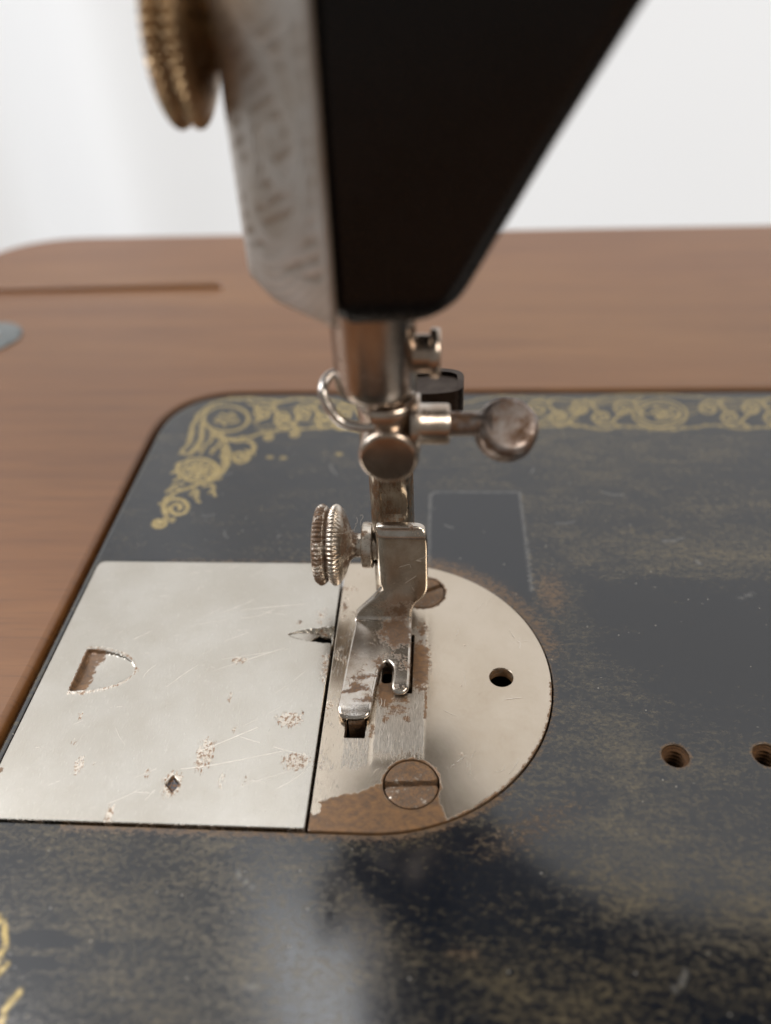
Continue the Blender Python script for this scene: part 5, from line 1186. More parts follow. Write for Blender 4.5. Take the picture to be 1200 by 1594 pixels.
bed = link('bed', V, F, M_bed, machine, angle=50,
           attrs=dict(wear_reflect=wear_reflect, gold=gold, rim=np.clip(rim, 0, 1), clean_dark=clean_dark, rust=rust))
bed['label'] = 'black machine bed with worn film and gilt scroll border'
V, F = bbox(-55.5, 28.5, -27.5, 27.5, -9, -6.5, 0.2)
link('bed_cavity', V, F, M_void, bed)
prof = [(-9.0, 1.0)] + [(-8.8 + 0.1 * k, 1.60 + 0.18 * math.sin(2 * math.pi * k * 0.1 / 0.8)) for k in range(84)] + [(-0.35, 1.87)]
for h in (H1, H2):
    V, F = lathe(prof, (h[0], h[1], 0), (0, 0, 1), 40)
    F = [f[::-1] for f in F if len(f) == 4] + [f[::-1] for f in F if len(f) != 4][:1]
    hole = link('screw_hole', V, F, M_hole, bed)


# --- slide plate (height field with a thumb dent and a scooped notch)
def slide_z(x, y):
    # thumb dent: straight deep edge on the left, ramp up to a rounded right end
    u = (x + 49.0) / 9.2
    half = 4.35 * np.sqrt(np.clip(1 - np.clip(u, 0, 1) ** 1.9, 0, 1))
    yy = np.abs(y - 0.25 - 0.0 * u)
    ins = sstep(0.0, 0.22, half - yy) * sstep(0.0, 0.18, u * 9.2)
    dep = -0.95 * np.clip(1 - u, 0, 1) ** 1.15 * (1 - 0.35 * (np.clip(yy / 4.35, 0, 1)) ** 2) - 0.05
    zz = np.where((u > -0.01) & (u < 1.0), dep * ins, 0)
    lip = np.hypot(np.maximum(u - 1, 0) * 9.2, np.maximum(yy - half, 0))
    zz = zz + 0.07 * np.exp(-(lip / 0.55) ** 2) * ((u > 0) & (u < 1.2) & (ins < .5))
    # notch beside the seam
    v = (x + 16.0) / 7.6
    h2 = 1.75 * np.sqrt(np.clip(v * 1.25, 0, 1))
    yv = np.abs(y - 8.7)
    in2 = sstep(0, 0.35, h2 - yv)
    zz = zz + np.where((v > 0) & (v < 1.1), -(0.22 + 1.2 * np.clip(v, 0, 1) ** 1.5) * in2, 0)
    # a punched dent lower right
    zz = zz - 0.55 * sstep(0.1, 0.5, 1.25 - np.abs(x + 28.1 + .2 * (y + 20.2)) * 0.95 - np.abs(y + 20.2) * 0.75)
    return zz


slide_outer = round_poly([(-54.45, -26.45), (SEAM_S, -26.45), (SEAM_S, 26.6), (-54.45, 26.6)], [.4, .3, .4, 1.5], 0.5, 6)
notch_cut = round_poly([(-12.6, 7.3), (-8.75, 7.3), (-8.75, 9.2), (-11.0, 9.2)], .5, 0.25, 4)
sp = np.concatenate([grid_pts(-54.2, -8.6, -26.2, 26.4, 0.42), grid_pts(-50, -38.5, -6, 6, 0.2), grid_pts(-17, -8.6, 5.5, 12, 0.22),
                     grid_pts(-30, -26, -22.5, -18, 0.16)])
V, F = sheet(slide_outer, [notch_cut], sp, 0.22, 2.0, 0.16, 2, slide_z, hole_thick=0.45)
x, y, z = V.T
rust = 0.95 * sstep(-45.2, -48.0, x - 0.12 * y - 2.6 * (fbm(x * .8, y * .8, 5) - .5)) * (x > -49.3) * (np.abs(y - .25) < 4.4)
rust = np.maximum(rust, 0.62 * blob(x, y, -10.2, 9.8, 1.6, 0.9))
rust = np.maximum(rust, 0.42 * (1 - sstep(0.05, 0.4, np.abs(y + 26.45))) * (fbm(x * .4, y, 9) > .5))
rust = np.maximum(rust, 0.60 * blob(x, y, -53.9, -18.6, .8, 1.5))
rust = np.maximum(rust, 0.5 * (x > -8.75) * fbm(x, y * .8, 4))
for cx, cy in ((-9.3, 4.0), (-9.0, 1.0), (-9.8, 12.4), (-14.3, 11.6), (-10.2, 14.5), (-11.5, -7.3), (-12.2, -15.2), (-10.2, -16.6)):
    rust = np.maximum(rust, 0.53 * blob(x, y, cx, cy, .8, .9))
rust = np.where(z < -1.3, 0.6, rust)
chip = np.zeros_like(x)
for cx, cy, rx, ry, s in ((-23, 2.8, 1.6, .9, .9), (-23.1, -4.7, .5, 1.3, .8), (-28.1, -20.3, 1.5, 2.4, 1.0), (-24.6, -15.3, 1.5, 3.2, .95),
                          (-21.1, -10.7, .5, 1.4, .7), (-21.2, -19.5, .6, 1.6, .8), (-13.2, -8.7, 2.2, 1.6, 1.0), (-11.1, -16, 2.2, 1.7, .95),
                          (-42.6, -17.7, .9, 1.8, .9), (-35.6, -25.3, .7, 2.0, .95), (-45.5, -9, .5, 1.2, .8), (-8.9, 1.5, .8, 3.5, .8),
                          (-10.9, 12.9, 1, 2.2, .75), (-14.3, 11.6, .8, .8, .7), (-18, -19.4, .5, 1, .6), (-36.5, 2.2, .6, .6, .4),
                          (-32.2, -18.3, .5, 1.5, .75), (-44.8, -13.7, .8, .7, .65), (-40.4, -17.0, .6, 1.0, .55), (-29.5, 7, .8, .6, .5), (-33.5, 7.2, .5, .5, .5)):
    chip = np.maximum(chip, s * np.minimum(1.0, 1.5 * blob(x, y, cx, cy, rx, ry)))
u = (x + 49.0) / 9.2
half = 4.35 * np.sqrt(np.clip(1 - np.clip(u, 0, 1) ** 1.9, 0, 1))
dd = np.hypot(np.where((u > 1), (u - 1) * 9.2, 0), np.abs(y - .25) - half)
chip = np.maximum(chip, 0.88 * np.exp(-((dd - 0.45) / 0.55) ** 2) * ((u > -.05) & (u < 1.12) & (np.abs(y - .25) > half - .05)))
scratch = np.zeros_like(x)
SCR = [[(-10, -6.4), (-16, -9.5), (-23, -13.5), (-33.8, -19.4)], [(-25.1, 14.2), (-14.1, 15.9)], [(-30.3, -18.2), (-23.1, -16.9), (-13, -14.2)], [(-13.4, 6.9), (-27, 0.5)],
       [(-20, -12), (-9.5, -15)], [(-26, 3), (-15, 5.5)]]
for k in range(46):
    cx, cy, a, L = rng.uniform(-52, -10), rng.uniform(-25, 25), rng.normal(0.45, 0.45), rng.uniform(1.0, 11) * rng.random() + .8
    SCR.append([(cx, cy), (cx + L * math.cos(a), cy + L * math.sin(a))])
slide = link('slide_plate', V, F, M_slide, machine, angle=35,
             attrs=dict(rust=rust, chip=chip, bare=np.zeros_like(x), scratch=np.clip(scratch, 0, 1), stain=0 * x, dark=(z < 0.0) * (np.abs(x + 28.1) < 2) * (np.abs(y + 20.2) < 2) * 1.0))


def scratches(lines, ztop, parent, seed, inside):
    r_ = np.random.default_rng(seed)
    V, F = [], []
    for i_, p in enumerate(lines):
        q = spline([np.array(a) for a in p], max(4, int(10 / (len(p) - 1))))
        n_ = len(q)
        bow = r_.normal(0, .25)
        w_ = r_.uniform(0.015, 0.042) * (1.4 if i_ < 6 else 1)
        t_ = np.gradient(q, axis=0)
        t_ /= np.linalg.norm(t_, axis=1)[:, None] + 1e-9
        nn_ = np.stack([-t_[:, 1], t_[:, 0]], -1)
        q = q + nn_ * (bow * np.sin(np.linspace(0, np.pi, n_)))[:, None]
        run = []
        for k in range(n_):
            ok = inside(q[k, 0], q[k, 1]) and r_.random() > 0.10
            if ok:
                ww = w_ * (0.35 + 0.65 * math.sin(math.pi * (k + .5) / n_)) * r_.uniform(.6, 1.2)
                zt = ztop + 0.004 + 0.0004 * (i_ % 9)
                run.append((len(V), len(V) + 1))
                V += [(*(q[k] - nn_[k] * ww), zt), (*(q[k] + nn_[k] * ww), zt)]
            if (not ok or k == n_ - 1) and run:
                F += [(a[0], a[1], b[1], b[0]) for a, b in zip(run[:-1], run[1:])]
                run = []
    o = link('scratches', V, F, M_scr, parent, smooth=False)
    o['kind'] = 'stuff'
    return o


def slide_inside(a, b):
    return -54 < a < -8.8 and -26 < b < 26.2 and not (-50 < a < -39 and abs(b) < 5.4) and not (a > -17 and 6 < b < 11.5) and not (abs(a + 28.1) < 2.2 and abs(b + 20.2) < 2.2)


scratches(SCR, 0.22, slide, 5, slide_inside)
slide['label'] = 'square brushed slide plate with thumb dent and rust chips'

# --- needle plate
slotL = round_poly([(-4.55, -11.6), (-1.5, -11.6), (-1.5, 9.5), (-4.55, 9.5)], .25, 0.4, 3)
slotR = round_poly([(3.35, -3.2), (5.1, -3.2), (5.1, 9.0), (3.35, 9.0)], .2, 0.4, 3)
SCREWS = [(5.6, -19.1), (6.2, 19.2)]
holes = [slotL, slotR, round_poly([(0.25, -1.3), (1.9, -1.3), (1.9, 2.2), (0.25, 2.2)], .7, .3, 4), circle(19.0, 0.35, 1.85, 40)] + [circle(a, b, 3.98, 64) for a, b in SCREWS]


def needle_z(x, y):
    band = sstep(-0.15, 0.15, x + 0.35) * sstep(-.15, .15, 7.1 - x)
    return 0.05 * band * sstep(-17, -15, y) - 0.05


V, F = sheet(needle_outer, holes, grid_pts(-8, 27, -27, 27, 0.3), 0.24, 1.9, 0.14, 2, needle_z)
x, y, z = V.T
n1 = fbm(x * .55, y * .55, 21)
rust = np.zeros_like(x)
poly = [(-8.2, -22.7), (-5, -21.4), (-1.5, -20.5), (1.1, -19.2), (2.4, -21.6), (5.6, -22.4), (9.2, -20.6), (10.2, -23.1), (10.9, -25.2), (4, -28), (-9, -28)]
inp = in_poly(x + .5 * (fbm(x * 1.2, y * 1.2, 8) - .5), y + .5 * (fbm(x * 1.1, y * 1.1, 12) - .5), poly)
dpe = seg_dist(x, y, poly + poly[:1])
rust = np.where(inp, 0.55 + 0.45 * np.clip(dpe / 0.9, 0, 1), 0.42 * np.clip(1 - dpe / 0.5, 0, 1))
rust = np.where(inp & (blob(x, y, -7.3, -23.4, .9, 1.2) > .5), .3, rust)
rust = np.maximum(rust, 0.68 * sstep(.55, .8, 1 - np.abs(x - 7.25 - .35 * (fbm(y * .9, y * 0, 2) - .5)) * 1.2) * (y > -8) * (y < 8) * (0.55 + 0.6 * n1))
rust = np.maximum(rust, 0.92 * blob(x, y, 6.3, 2.5, 1.9, 7.0))
rust = np.maximum(rust, 0.66 * blob(x, y, 6.4, 10.5, 1.6, 3.0))
rust = np.maximum(rust, 0.95 * blob(x, y, 1.2, -3.4, 1.8, 3.6))
rust = np.maximum(rust, 0.60 * blob(x, y, 2.6, -6.2, 3.4, 2.2))
rust = np.maximum(rust, 0.80 * blob(x, y, 4.6, -8.0, .9, 1.0))
rust = np.maximum(rust, 0.70 * blob(x, y, 3.9, -4.6, 1.6, .9))
rust = np.maximum(rust, 0.68 * blob(x, y, 1.4, -8.2, .8, 1.2))
rust = np.maximum(rust, 0.64 * blob(x, y, -0.6, -10.2, .8, 2.2))
rust = np.maximum(rust, 0.52 * blob(x, y, -7.0, 15.5, 1.1, 4.0))
rust = np.maximum(rust, 0.5 * blob(x, y, -4.5, 14, 2.2, 2.2))
rust = np.maximum(rust, 0.58 * (1 - sstep(.1, .9, np.abs(rad_ := np.hypot(x, y)) * 0 + np.abs(RP - np.where(x > 0, np.hypot(x, y), np.abs(y))))) * (y < 0))
for a, b in SCREWS:
    rust = np.maximum(rust, 0.72 * np.exp(-(np.maximum(np.hypot(x - a, y - b) - 3.9, 0) / .55) ** 2))
rust = np.maximum(rust, 0.58 * np.exp(-(np.maximum(np.hypot(x - 19, y - .35) - 1.8, 0) / .18) ** 2))
rust = np.where(z < -0.2, 0.75, rust)
bare = 0.75 * sstep(-0.6, 0.1, x) * sstep(7.6, 6.9, x) * sstep(-18.0, -12, y) * sstep(13, 9, y)
bare = np.maximum(bare, 0.58 * sstep(-4.9, -4.4, x) * sstep(-.4, -.9, x) * sstep(-18.5, -16, y) * sstep(-8, -10.5, y))  # greyer patch around the front of the left slot, drawn as brushed metal
bare = np.maximum(bare, 0.42 * (x < -4.4) * (0.4 + n1) * sstep(14, 10, y))
stain = 0.55 * blob(x, y, 3.2, 2, 4.5, 9) * (0.4 + n1) + 0.35 * blob(x, y, 16, -8, 10, 14) * n1
chip = 0.55 * sstep(.5, .8, fbm(x * .3, y * .3, 40)) * (x < 0) + 0.62 * (x < -5) * sstep(.45, .75, n1) + .5 * blob(x, y, 4, -15.5, 4, 2.2)
for cx, cy in ((13.5, 7), (13, -1.5), (15.5, -3), (22, -5), (12.5, -14)):
    chip = np.maximum(chip, .62 * blob(x, y, cx, cy, .8, .6))
scratch = np.zeros_like(x)
NSCR = []
for k in range(80):
    bandp = rng.random() < .5
    cx, cy = (rng.uniform(0, 7), rng.uniform(-16, -4)) if bandp else (rng.uniform(-7, 24), rng.uniform(-22, 22))
    a, L = (rng.normal(1.55, 0.1), rng.uniform(1.0, 4)) if bandp else (rng.normal(0.9, 0.8), rng.uniform(.8, 4.5))
    NSCR.append([(cx, cy), (cx + L * math.cos(a), cy + L * math.sin(a))])
nplate = link('needle_plate', V, F, M_needle, machine, angle=35,
              attrs=dict(rust=np.clip(rust, 0, 1), chip=chip, bare=bare, scratch=scratch, stain=np.clip(stain, 0, 1), dark=0 * x))
scratches([q for q in NSCR if not (q[0][0] < 7.4 and q[0][1] > -3)], 0.245, nplate, 9,
          lambda a, b: math.hypot(a, b) < 25.8 and a > -7.5 and not (-5.2 < a < -1 and b > -12) and math.hypot(a - 5.6, b + 19.1) > 4.3 and math.hypot(a - 6.2, b - 19.2) > 4.3 and math.hypot(a - 19, b) > 2.4 and not (2.8 < a < 5.6 and b > -3.8) and not (0 < a < 2.4 and b > -2))
nplate['label'] = 'round ended needle plate with rusty feed slots'


def slotted_screw(cx, cy, r, ztop, rotz, parent):
    n = 48
    loop = circle(0, 0, r, n)
    c, s = math.cos(rotz), math.sin(rotz)

    def zf(x, y):
        v = -x * s + y * c
        return -0.9 * sstep(0.42, 0.30, np.abs(v)) + 0.05 * (fbm(x * 1.4, y * 1.4, 3) - .5)
    V, F = sheet(loop, [], grid_pts(-r, r, -r, r, 0.16), ztop, 1.6, 0.25, 2, zf)
    V = V + np.array([cx, cy, 0])
    return link('plate_screw', V, F, M_pscrew, parent, angle=35)


slotted_screw(*SCREWS[0], 3.8, 0.20, 0.06, nplate)
slotted_screw(*SCREWS[1], 3.8, 0.20, 0.5, nplate)

# feed dogs: two toothed bars standing in the slots
for x0, x1, y0, y1 in ((-4.3, -1.75, -8.4, 8.6), (3.55, 4.9, -1.4, 8.2)):
    n = int((y1 - y0) / 0.9)
    P = []
    for k in range(n):
        P += [(y0 + k * (y1 - y0) / n, -0.95), (y0 + (k + .75) * (y1 - y0) / n, -0.35)]
    P += [(y1, -0.95), (y1, -5), (y0, -5)]
    m = len(P)
    V = np.array([(x0, a, b) for a, b in P] + [(x1, a, b) for a, b in P])
    F = [tuple(range(m)), tuple(range(m, 2 * m))[::-1]] + [(i, i + m, (i + 1) % m + m, (i + 1) % m) for i in range(m)]
    link('feed_dog', V, F, M_dogs, machine, smooth=False)

# --- presser foot: one folded sheet, unrolled coordinates (x, s) with s along the sheet
S_B = 10.3            # sole length behind y = 0 to the fold
R_B = 0.75


def fold(V):
    """(x, s, w) -> xyz ; s = y on the sole, then round the fold and up the shank"""
    x, s, w = V.T
    y = s.copy()
    z = 1.95 + w
    arc_len = R_B * math.pi / 2 * 0.99
    a = np.clip((s - S_B) / R_B, 0, arc_len / R_B)
    up = np.maximum(s - S_B - arc_len, 0)
    ang = a
    cy, cz = S_B, 1.95 + R_B
    y2 = cy + (R_B - w) * np.sin(ang)
    z2 = cz - (R_B - w) * np.cos(ang)
    y2 = y2 + up * np.cos(ang)
    z2 = z2 + up * np.sin(ang)
    k = s > S_B
    y = np.where(k, y2, y)
    z = np.where(k, z2, z)
    # ski tips: lift the toe ends a little and round them over
    tip = np.where(x < 1.2, -8.7, -4.0)
    d = np.clip((tip + 2.4 - s) / 2.4, 0, 1.2)
    z = z - 0.42 * d ** 2 * (w > -0.6) + 0.25 * d ** 2 * (w <= -0.6)
    # shank top leans back into a rounded lip
    t = np.clip((z - 18.8) / 1.5, 0, 1) * (s > 20)
    y = y + 0.6 * t ** 2
    # the left flank of the shank curls back round the bar
    c = np.clip((0.9 - x) / 1.4, 0, 1) * sstep(5.0, 8.0, z) * (s > 15)
    y = y + 0.45 * c ** 2
    return np.column_stack([x, y, z])


outl = [(-4.7, 9.6), (-5.25, 2.5), (-5.75, -6.2), (-5.85, -7.4), (-5.3, -8.75), (-3.4, -9.15), (-1.5, -8.8), (-0.85, -7.8), (-0.65, -5.5), (-0.25, -1.4),
        (0.05, 0.7), (1.05, 1.75), (2.05, 0.7), (2.15, -1.2), (2.0, -2.9), (2.35, -3.9), (3.3, -4.25), (4.3, -3.8), (4.75, -2.5), (4.75, 2.0), (4.65, 9.6),
        (4.75, 12.2), (5.4, 14.0), (6.7, 15.6), (7.35, 17.6), (7.4, 22), (7.35, 27.8), (6.6, 29.4), (4.5, 29.8), (0.9, 29.8), (-0.35, 29.4), (-0.6, 28.2), (-0.55, 19),
        (-0.15, 17.2), (-0.6, 16.3), (-4.6, 11.5)]
foot_loop = spline(outl + [outl[0]], 5)[:-1]
foot_loop = foot_loop[np.r_[True, np.linalg.norm(np.diff(foot_loop, axis=0), axis=1) > 0.02]]
area2 = np.sum(foot_loop[:, 0] * np.roll(foot_loop[:, 1], -1) - np.roll(foot_loop[:, 0], -1) * foot_loop[:, 1])
if area2 < 0:
    foot_loop = foot_loop[::-1]
foot_loop = resample(foot_loop, 0.3)
V, F = sheet(foot_loop, [], grid_pts(-6, 7.6, -9.2, 31.2, 0.28), 0.0, 1.45, 0.42, 5, cap=True)
U = V.copy()
V = fold(V)
# walls of the shank that close round the bar on the right and behind
w1 = bbox(5.75, 7.28, 12.2, 18.0, 7.2, 14.8, 0.45, 3)
w2 = bbox(0.4, 7.0, 17.6, 20.3, 7.6, 13.5, 0.4, 3)
nf = len(V)
V, F = join((V, F), w1, w2)
U = np.concatenate([U, np.tile([5.0, 22.0, 0.0], (len(V) - nf, 1))])
x, s = U[:, 0], U[:, 1]
rs = 0.05 + 0.62 * blob(x, s, 2.4, 8.0, 2.6, 2.9) + 0.42 * blob(x, s, -2.6, -3.6, 2.4, .55, -.25) + 0.38 * blob(x, s, -2.2, -1.6, 2.6, .5, .2) \
    + 0.46 * blob(x, s, -2.0, -6.1, 2.2, .55, .12) + 0.5 * blob(x, s, -4.4, -4.4, 1.4, .4, .2) + 0.3 * blob(x, s, 2.6, 13.5, 2.4, 1.4) + 0.35 * blob(x, s, 5.0, 29.7, 1.1, .8) \
    + 0.32 * blob(x, s, 6.3, 26.2, .5, 1.1) + 0.3 * blob(x, s, -0.3, 1.3, .9, 2.2) + 0.35 * blob(x, s, 2.8, -3.2, .5, .4) + 0.15 * blob(x, s, 2.6, 2.2, 3, 1.5)
rs = rs - 0.12 * (s > 15)
foot = link('presser_foot', V, F, M_foot, machine, angle=50, attrs=dict(rust=rs))
foot['label'] = 'two toed presser foot, nickel worn with brown rust'

# --- presser bar with a notched front, and its thumb screw
BAX, BAY, BR = 1.85, 16.4, 3.4
nth = 72
prof = [(3.5, 0.05), (3.5, BR - .4), (3.9, BR)] + [(a, BR) for a in np.linspace(6, 78, 60)]
V, F = lathe(prof, (BAX, BAY, 0), (0, 0, 1), nth)
x, y, z = V.T
flat = sstep(21.0, 21.3, z) * sstep(25.9, 25.6, z) * sstep(-.55, -.35, x - 1.0 + 0.2) * sstep(4.6, 4.3, x)
flat0 = sstep(25.7, 25.9, z) * (z < 80)
ylim = BAY - 2.35
yl2 = BAY - 2.95
y2 = np.where((flat > .5) & (y < ylim), ylim, y)
y2 = np.where((flat0 > .5) & (y < yl2), yl2, y2)
V = np.column_stack([x, y2, z])
pbar = link('presser_bar', V, F, M_bar, machine, angle=30)

ZS, YS = 13.6, 16.2


def knurl_fun(prof, zones, n, amp):
    def f(i, th):
        t, r = prof[i]
        m = 0.0
        for a, b in zones:
            if a <= t <= b:
                m = math.sin(math.pi * (t - a) / (b - a)) ** 0.7
        return amp * m * np.sign(np.cos(n * th)) * np.abs(np.cos(n * th)) ** 0.6
    return f


def thumb_profile(x_out, r, w, gap, neck_r, x_neck_end):
    """two beaded rims with a groove between, cone to a neck (t runs along +x)"""
    P = [(x_out, 0.05), (x_out, r * .55), (x_out + .15, r * .80), (x_out + .35, r * .90)]
    for k in range(13):
        a = math.pi * k / 12
        P.append((x_out + .4 + w * k / 12, r * .93 + r * .07 * math.sin(a)))
    g0 = x_out + .4 + w
    P += [(g0 + gap * .35, r * .86), (g0 + gap * .65, r * .86)]
    g1 = g0 + gap
    for k in range(13):
        a = math.pi * k / 12
        P.append((g1 + w * k / 12, r * .93 + r * .07 * math.sin(a)))
    g2 = g1 + w
    P += [(g2 + .35, r * .86), (g2 + .75, r * .72), (g2 + 1.1, r * .56), (g2 + 1.5, neck_r * 1.35), (g2 + 2.0, neck_r * 1.06), (g2 + 2.5, neck_r)]
    P.append((x_neck_end, neck_r))
    return P, [(x_out + .3, g0 + .1), (g1 - .1, g2 + .1)]


P, zones = thumb_profile(-11.2, 6.55, 1.75, .55, 1.95, -3.4)
V, F = lathe(P, (0, YS, ZS), (1, 0, 0), 54 * 8, knurl_fun(P, zones, 54, 0.15))
rs = 0.30 * (V[:, 0] < -9.2) + 0.34 * np.exp(-((V[:, 0] + 8.75) / .45) ** 2) + 0.22 * (np.abs(V[:, 0] + 5) < 1.0) - 0.04
tscrew = link('presser_foot_screw', V, F, M_screw, machine, angle=60, attrs=dict(rust=rs))
tscrew['label'] = 'rusty double knurled thumb screw clamping the presser foot'
V, F = lathe([(-3.3, 1.2), (-3.3, 3.5), (-3.15, 3.75), (-1.7, 3.75), (-1.5, 3.55), (-1.5, 2.4), (1.0, 2.4), (1.0, .05)], (0, YS, ZS), (1, 0, 0), 72)
link('screw_collar', V, F, M_screw, tscrew, attrs=dict(rust=np.full(len(V), .06)))

# --- needle bar, clamp, clamp screw
NX, NY = 2.9, 2.0
V, F = lathe([(40.5, .05), (40.5, 2.6), (40.9, 3.0), (70, 3.0), (70, .05)], (NX, NY, 0), (0, 0, 1), 56)
link('needle_bar', V, F, M_bar, machine)
prof = [(40.6, 2.0), (40.6, 3.2), (40.9, 3.55), (42, 3.75), (48.6, 3.8), (49.4, 3.75), (49.9, 3.45), (50.0, 3.1), (49.7, 2.9), (49.7, 2.0)]
a_ = lathe(prof, (NX + .15, NY - .2, 0), (0, 0, 1), 56)
b_ = lathe([(0, 3.7), (4.6, 3.72), (5.1, 3.6), (5.35, 3.3), (5.4, 3.0), (5.35, .05)], (3.25, 2.0, 44.2), (0, -1, 0), 56)
V, F = join(a_, b_)
clamp = link('needle_clamp', V, F, M_clamp, machine, angle=50)
V, F = lathe([(0, 3.75), (0.7, 3.9), (1.05, 3.7), (1.05, 2.7), (1.3, 2.55), (4.3, 2.55), (4.65, 2.4), (4.7, 1.6)], (6.0, 0.8, 46.6), (1, 0, 0), 48)
link('clamp_collar', V, F, M_clamp, clamp)
V, F = lathe([(0, 1.55), (4.2, 1.5), (5.0, 1.7), (5.6, 2.1)], (10.2, 0.8, 46.6), (1, 0, 0), 40)
stem = (V, F)
cr, ct = 3.85, 2.0
prof = []
for k in range(9):
    a = math.pi / 2 * k / 8
    prof.append((ct - 1.1 + 1.1 * math.sin(a), cr - 1.1 + 1.1 * math.cos(a)))
prof = [(-ct + (ct - q[0]) * 0 + 0, q[1]) for q in []] + [(-p[0], p[1]) for p in prof[::-1]] + prof
prof = [(prof[0][0], .05)] + prof + [(prof[-1][0], .05)]
head_c = np.array([17.6, 0.8, 45.7])
kn = lathe(prof, head_c, (0.10, -0.56, 0.82), 56)
V, F = join(stem, kn)
cs = link('needle_clamp_screw', V, F, M_knob, machine, angle=50)
cs['label'] = 'dark worn round headed needle clamp screw'
g = spline([(1.6, -1.4, 47.6), (-0.4, -1.6, 47.7), (-2.5, -1.4, 48.4), (-4.0, -0.8, 50.3), (-4.5, 0.2, 51.9), (-4.0, 2.0, 52.6), (-2.2, 4.0, 52.4)], 10)
V, F = tube(g, 0.62, 14)
link('thread_guide', V, F, M_wire, machine)

# --- bushing under the head, its set screw
V, F = lathe([(50.6, 2.8), (50.6, 4.1), (50.9, 4.55), (51.8, 4.9), (53, 5.0), (72, 5.15), (72, .05)], (1.75, 2.0, 0), (0, 0, 1), 72)
bush = link('needle_bar_bushing', V, F, M_bush, machine)
V, F = lathe([(0, 2.3), (2.0, 2.3), (2.05, 2.85), (2.3, 3.0), (3.0, 3.0), (3.25, 2.8), (3.25, .05)], (6.3, 2.0, 55.6), (1, 0, 0), 40)
link('set_screw', V, F, M_clamp, bush)
# --- dark bent sheet bracket on the presser bar behind the clamp
sec = spline([(4.6, 12.9), (6.0, 12.3), (8.5, 11.9), (11.0, 12.0), (11.9, 12.5), (12.1, 13.5), (11.9, 16.5), (9.0, 18.0), (5.0, 18.2)], 6)
nrm = np.gradient(sec, axis=0)
nrm = np.stack([nrm[:, 1], -nrm[:, 0]], -1)
nrm /= np.linalg.norm(nrm, axis=1)[:, None]
th_ = 0.45
V, F = [], []
for p, q in zip(sec, nrm):
    top = 44.6 + 0.10 * (p[0] - 8)
    for o_, zz in ((th_, 38.5), (th_, top), (-th_, top), (-th_, 38.5)):
        V.append((p[0] + q[0] * o_, p[1] + q[1] * o_, zz))
for i in range(len(sec) - 1):
    for k in range(4):
        j = (k + 1) % 4
        F.append((4 * i + k, 4 * i + j, 4 * i + 4 + j, 4 * i + 4 + k))
F += [(0, 3, 2, 1), tuple(4 * (len(sec) - 1) + k for k in range(4))]
nb_ = len(V)
for p in sec:
    V.append((p[0], p[1], 44.2 + 0.10 * (p[0] - 8)))
F.append(tuple(range(nb_, len(V))))
link('bar_bracket', V, F, M_bracket, machine, angle=25)

# --- arm: head, horizontal arm and pillar
nose = [(-0.3, -7.6), (-9.9, 1.3), (-11.3, 4.6), (-11.4, 24), (-8, 29.5)]


def head_section(z, ins=0.0):
    zz = [63.0, 64.2, 66.0, 68.6, 80.5, 92, 104, 116, 124, 130]
    xr = [8.6, 10.2, 11.9, 13.4, 20.0, 26.8, 34.5, 45, 56, 74]
    r = np.interp(z, zz, xr)
    pts = [(-0.3, -7.6), (r, -7.6), (r, 29.5), (-8, 29.5), (-11.4, 24), (-11.3, 4.6), (-9.9, 1.3)]
    loop = round_poly(pts, [0.8, 3.2, 4, 4, 3, 2.5, 1.5], 1e6, 6)
    return inset(loop, ins)


levels = [(63.0, 3.4), (63.1, 2.5), (63.4, 1.7), (64.0, .95), (64.8, .4), (65.8, .1), (66.8, 0)] + [(q, 0) for q in np.linspace(68.6, 130, 26)]
V, F = [], []
for z_, i_ in levels:
    L = head_section(z_, i_)
    V.append(np.column_stack([L, np.full(len(L), z_)]))
m = len(V[0])
for i in range(len(V) - 1):
    for k in range(m):
        j = (k + 1) % m
        F.append((i * m + k, i * m + j, (i + 1) * m + j, (i + 1) * m + k))
F.append(tuple(range(m))[::-1])
F.append(tuple((len(V) - 1) * m + k for k in range(m)))
hd = (np.concatenate(V), F)
armb = bbox(-11.0, 268, -7.3, 29.2, 126, 188, 9, 5)
pill = bbox(196, 266, -24, 44, -0.5, 150, 14, 5)
V, F = join(hd, armb, pill)
arm = link('arm', V, F, M_black, machine, angle=45)
arm['label'] = 'black head and arm rising above the needle'

# --- face plate: engraved sheet wrapped round the nose
sec = [(-0.9, -8.35), (-2.0, -7.7), (-10.4, 0.1), (-11.9, 2.4), (-12.5, 4.8), (-12.6, 8), (-12.6, 22), (-11.6, 25.5), (-8.8, 30.2)]
sec = round_poly(sec, 0.0, 0.12) if False else spline(sec, 24)
ds = np.r_[0, np.cumsum(np.linalg.norm(np.diff(sec, axis=0), axis=1))]
uu = np.concatenate([np.linspace(0, 16.5, 118), np.linspace(17, ds[-1], 14)])
sx, sy = np.interp(uu, ds, sec[:, 0]), np.interp(uu, ds, sec[:, 1])
nx_, ny_ = np.gradient(sy, uu), -np.gradient(sx, uu)
sgn = -1.0 if nx_[20] > 0 else 1.0
nx_, ny_ = nx_ * sgn, ny_ * sgn
zz = np.concatenate([[63.9, 64.0, 64.25], np.linspace(64.6, 104, 270), np.linspace(106, 176, 24)])
U_, Z_ = np.meshgrid(uu, zz)
u_, z_ = U_.ravel(), Z_.ravel()
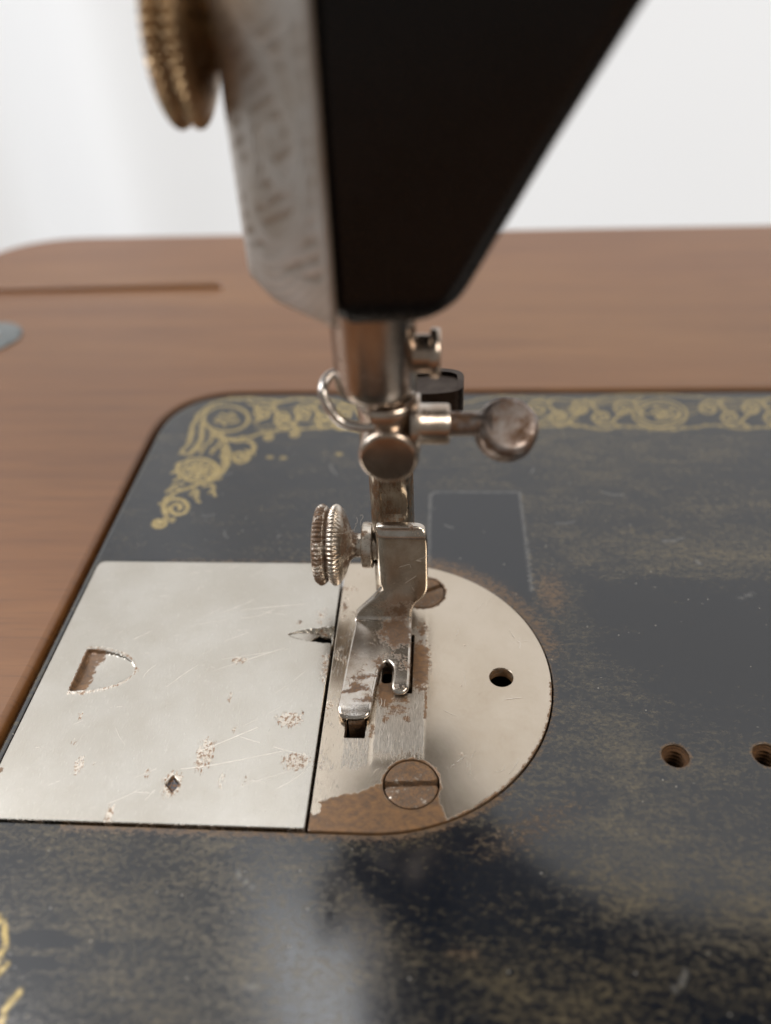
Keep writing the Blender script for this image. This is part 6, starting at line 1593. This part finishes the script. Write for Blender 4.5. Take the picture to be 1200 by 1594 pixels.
scr = [spline([(8, 108), (4, 100), (3.2, 95), (6.5, 91.5), (10, 93.5), (9.5, 97), (7, 97)], 12),
       spline([(13.5, 100), (12.6, 94), (9, 89), (5.5, 86), (3.5, 81), (5.2, 77.5), (8.2, 78.5), (8.4, 81.5), (6.6, 82)], 12),
       spline([(13.8, 88), (11.5, 84), (10.8, 79), (12.8, 75.8), (14.0, 78)], 12),
       spline([(3.0, 79), (4.5, 74), (8.5, 71), (12, 72.5), (12.2, 75), (10, 75.4)], 12),
       spline([(5, 72.5), (9, 69), (13.5, 68)], 12),
       spline([(1.6, 96), (3.5, 90), (2.6, 84)], 10)]
dmin = np.full(u_.shape, 1e9)
for p in scr:
    wgt = 1.0
    dmin = np.minimum(dmin, seg_dist(u_, z_, p))
border = np.minimum.reduce([u_ - 0.9, z_ - 67.6, np.abs(u_ - 14.6) + 0.2])
leaf = np.maximum(sstep(1.2, 0.75, dmin), sstep(0.5, 0.0, border - 0.4))
veins = 0.5 + 0.5 * np.cos(dmin * 6.0)
hatch = 0.5 + 0.5 * np.cos(2 * np.pi * (z_ * 0.90 + u_ * 0.42) / 1.6)
h = leaf * (0.05 + 0.03 * veins) + (1 - leaf) * 0.055 * hatch
h = h * sstep(0.0, 0.8, u_) * sstep(13.5, 11.0, u_)
edge = np.clip(sstep(1.3, 0.0, u_) + .5 * sstep(66.4, 64.2, z_), 0, 1)
rolly = np.where(z_ < 64.6, 0.35 * ((64.6 - z_) / 0.7) ** 2, 0)
off = h - rolly - 1.0 * sstep(0.5, 0.0, u_) * 0.5
nn = np.tile(nx_, len(zz)), np.tile(ny_, len(zz))
corner = lambda u, z: 1.4 * sstep(9.5, 14.5, u) ** 1.5 * np.exp(-(z - 63.9) / 3.0)
V = np.column_stack([np.tile(sx, len(zz)) + nn[0] * off, np.tile(sy, len(zz)) + nn[1] * off, z_ + corner(u_, z_)])
m = len(uu)
F = [(i * m + k, i * m + k + 1, (i + 1) * m + k + 1, (i + 1) * m + k) for i in range(len(zz) - 1) for k in range(m - 1)]
# inner skin and bottom lip give the plate its thickness
Vb = np.column_stack([sx - nx_ * 1.0, sy - ny_ * 1.0, 63.9 + corner(uu, np.full(m, 63.9))])
base_n = len(V)
V = np.concatenate([V, Vb])
F += [(k, base_n + k, base_n + k + 1, k + 1) for k in range(m - 1)]
rel = np.concatenate([np.clip(leaf * (0.72 + 0.28 * veins) + (1 - leaf) * hatch * 0.75, 0, 1), np.zeros(m)])
face = link('face_plate', V, F, M_face, machine, angle=70, attrs=dict(relief=rel, edge=np.concatenate([edge, np.ones(m)])))
face['label'] = 'engraved nickel face plate with leaf scrolls and hatching'

P, zones = thumb_profile(-18.3, 8.2, 1.4, .5, 2.6, -12.0)
V, F = lathe(P, (0, 6.5, 88.6), (1, 0, 0), 44 * 8, knurl_fun(P, zones, 44, 0.42))
fk = link('face_plate_screw', V, F, M_fknob, machine, angle=60)
fk['label'] = 'brassy knurled thumb screw on the face plate'

# --- lint caught behind the thumb screw
parts = []
rng = np.random.default_rng(41)
for k in range(5):
    c0 = np.array([-3.2 + rng.normal(0, .8), 13.8 + rng.normal(0, .8), 18.7])
    pts = [c0]
    d = rng.normal(0, 1, 3)
    for j in range(5):
        d = d * .9 + rng.normal(0, .35, 3)
        d[2] = abs(d[2]) * .7 if j < 3 else d[2]
        pts.append(pts[-1] + d * np.array([.9, .5, .55]))
    parts.append(tube(spline(pts, 6), 0.025, 5))
for k in range(5):
    c0 = np.array([rng.uniform(2, 7), rng.uniform(10.2, 10.6), rng.uniform(8, 17)])
    pts = [c0, c0 + [rng.normal(0, .6), -.15, rng.normal(0, .6)], c0 + [rng.normal(0, 1), -.2, rng.normal(0, 1)]]
    parts.append(tube(spline(pts, 6), 0.02, 5))
V, F = join(*parts)
lint = link('lint', V, F, M_lint)
lint['kind'] = 'stuff'
lint['label'] = 'fine pale lint hairs caught behind the presser foot screw'
lint['category'] = 'lint'
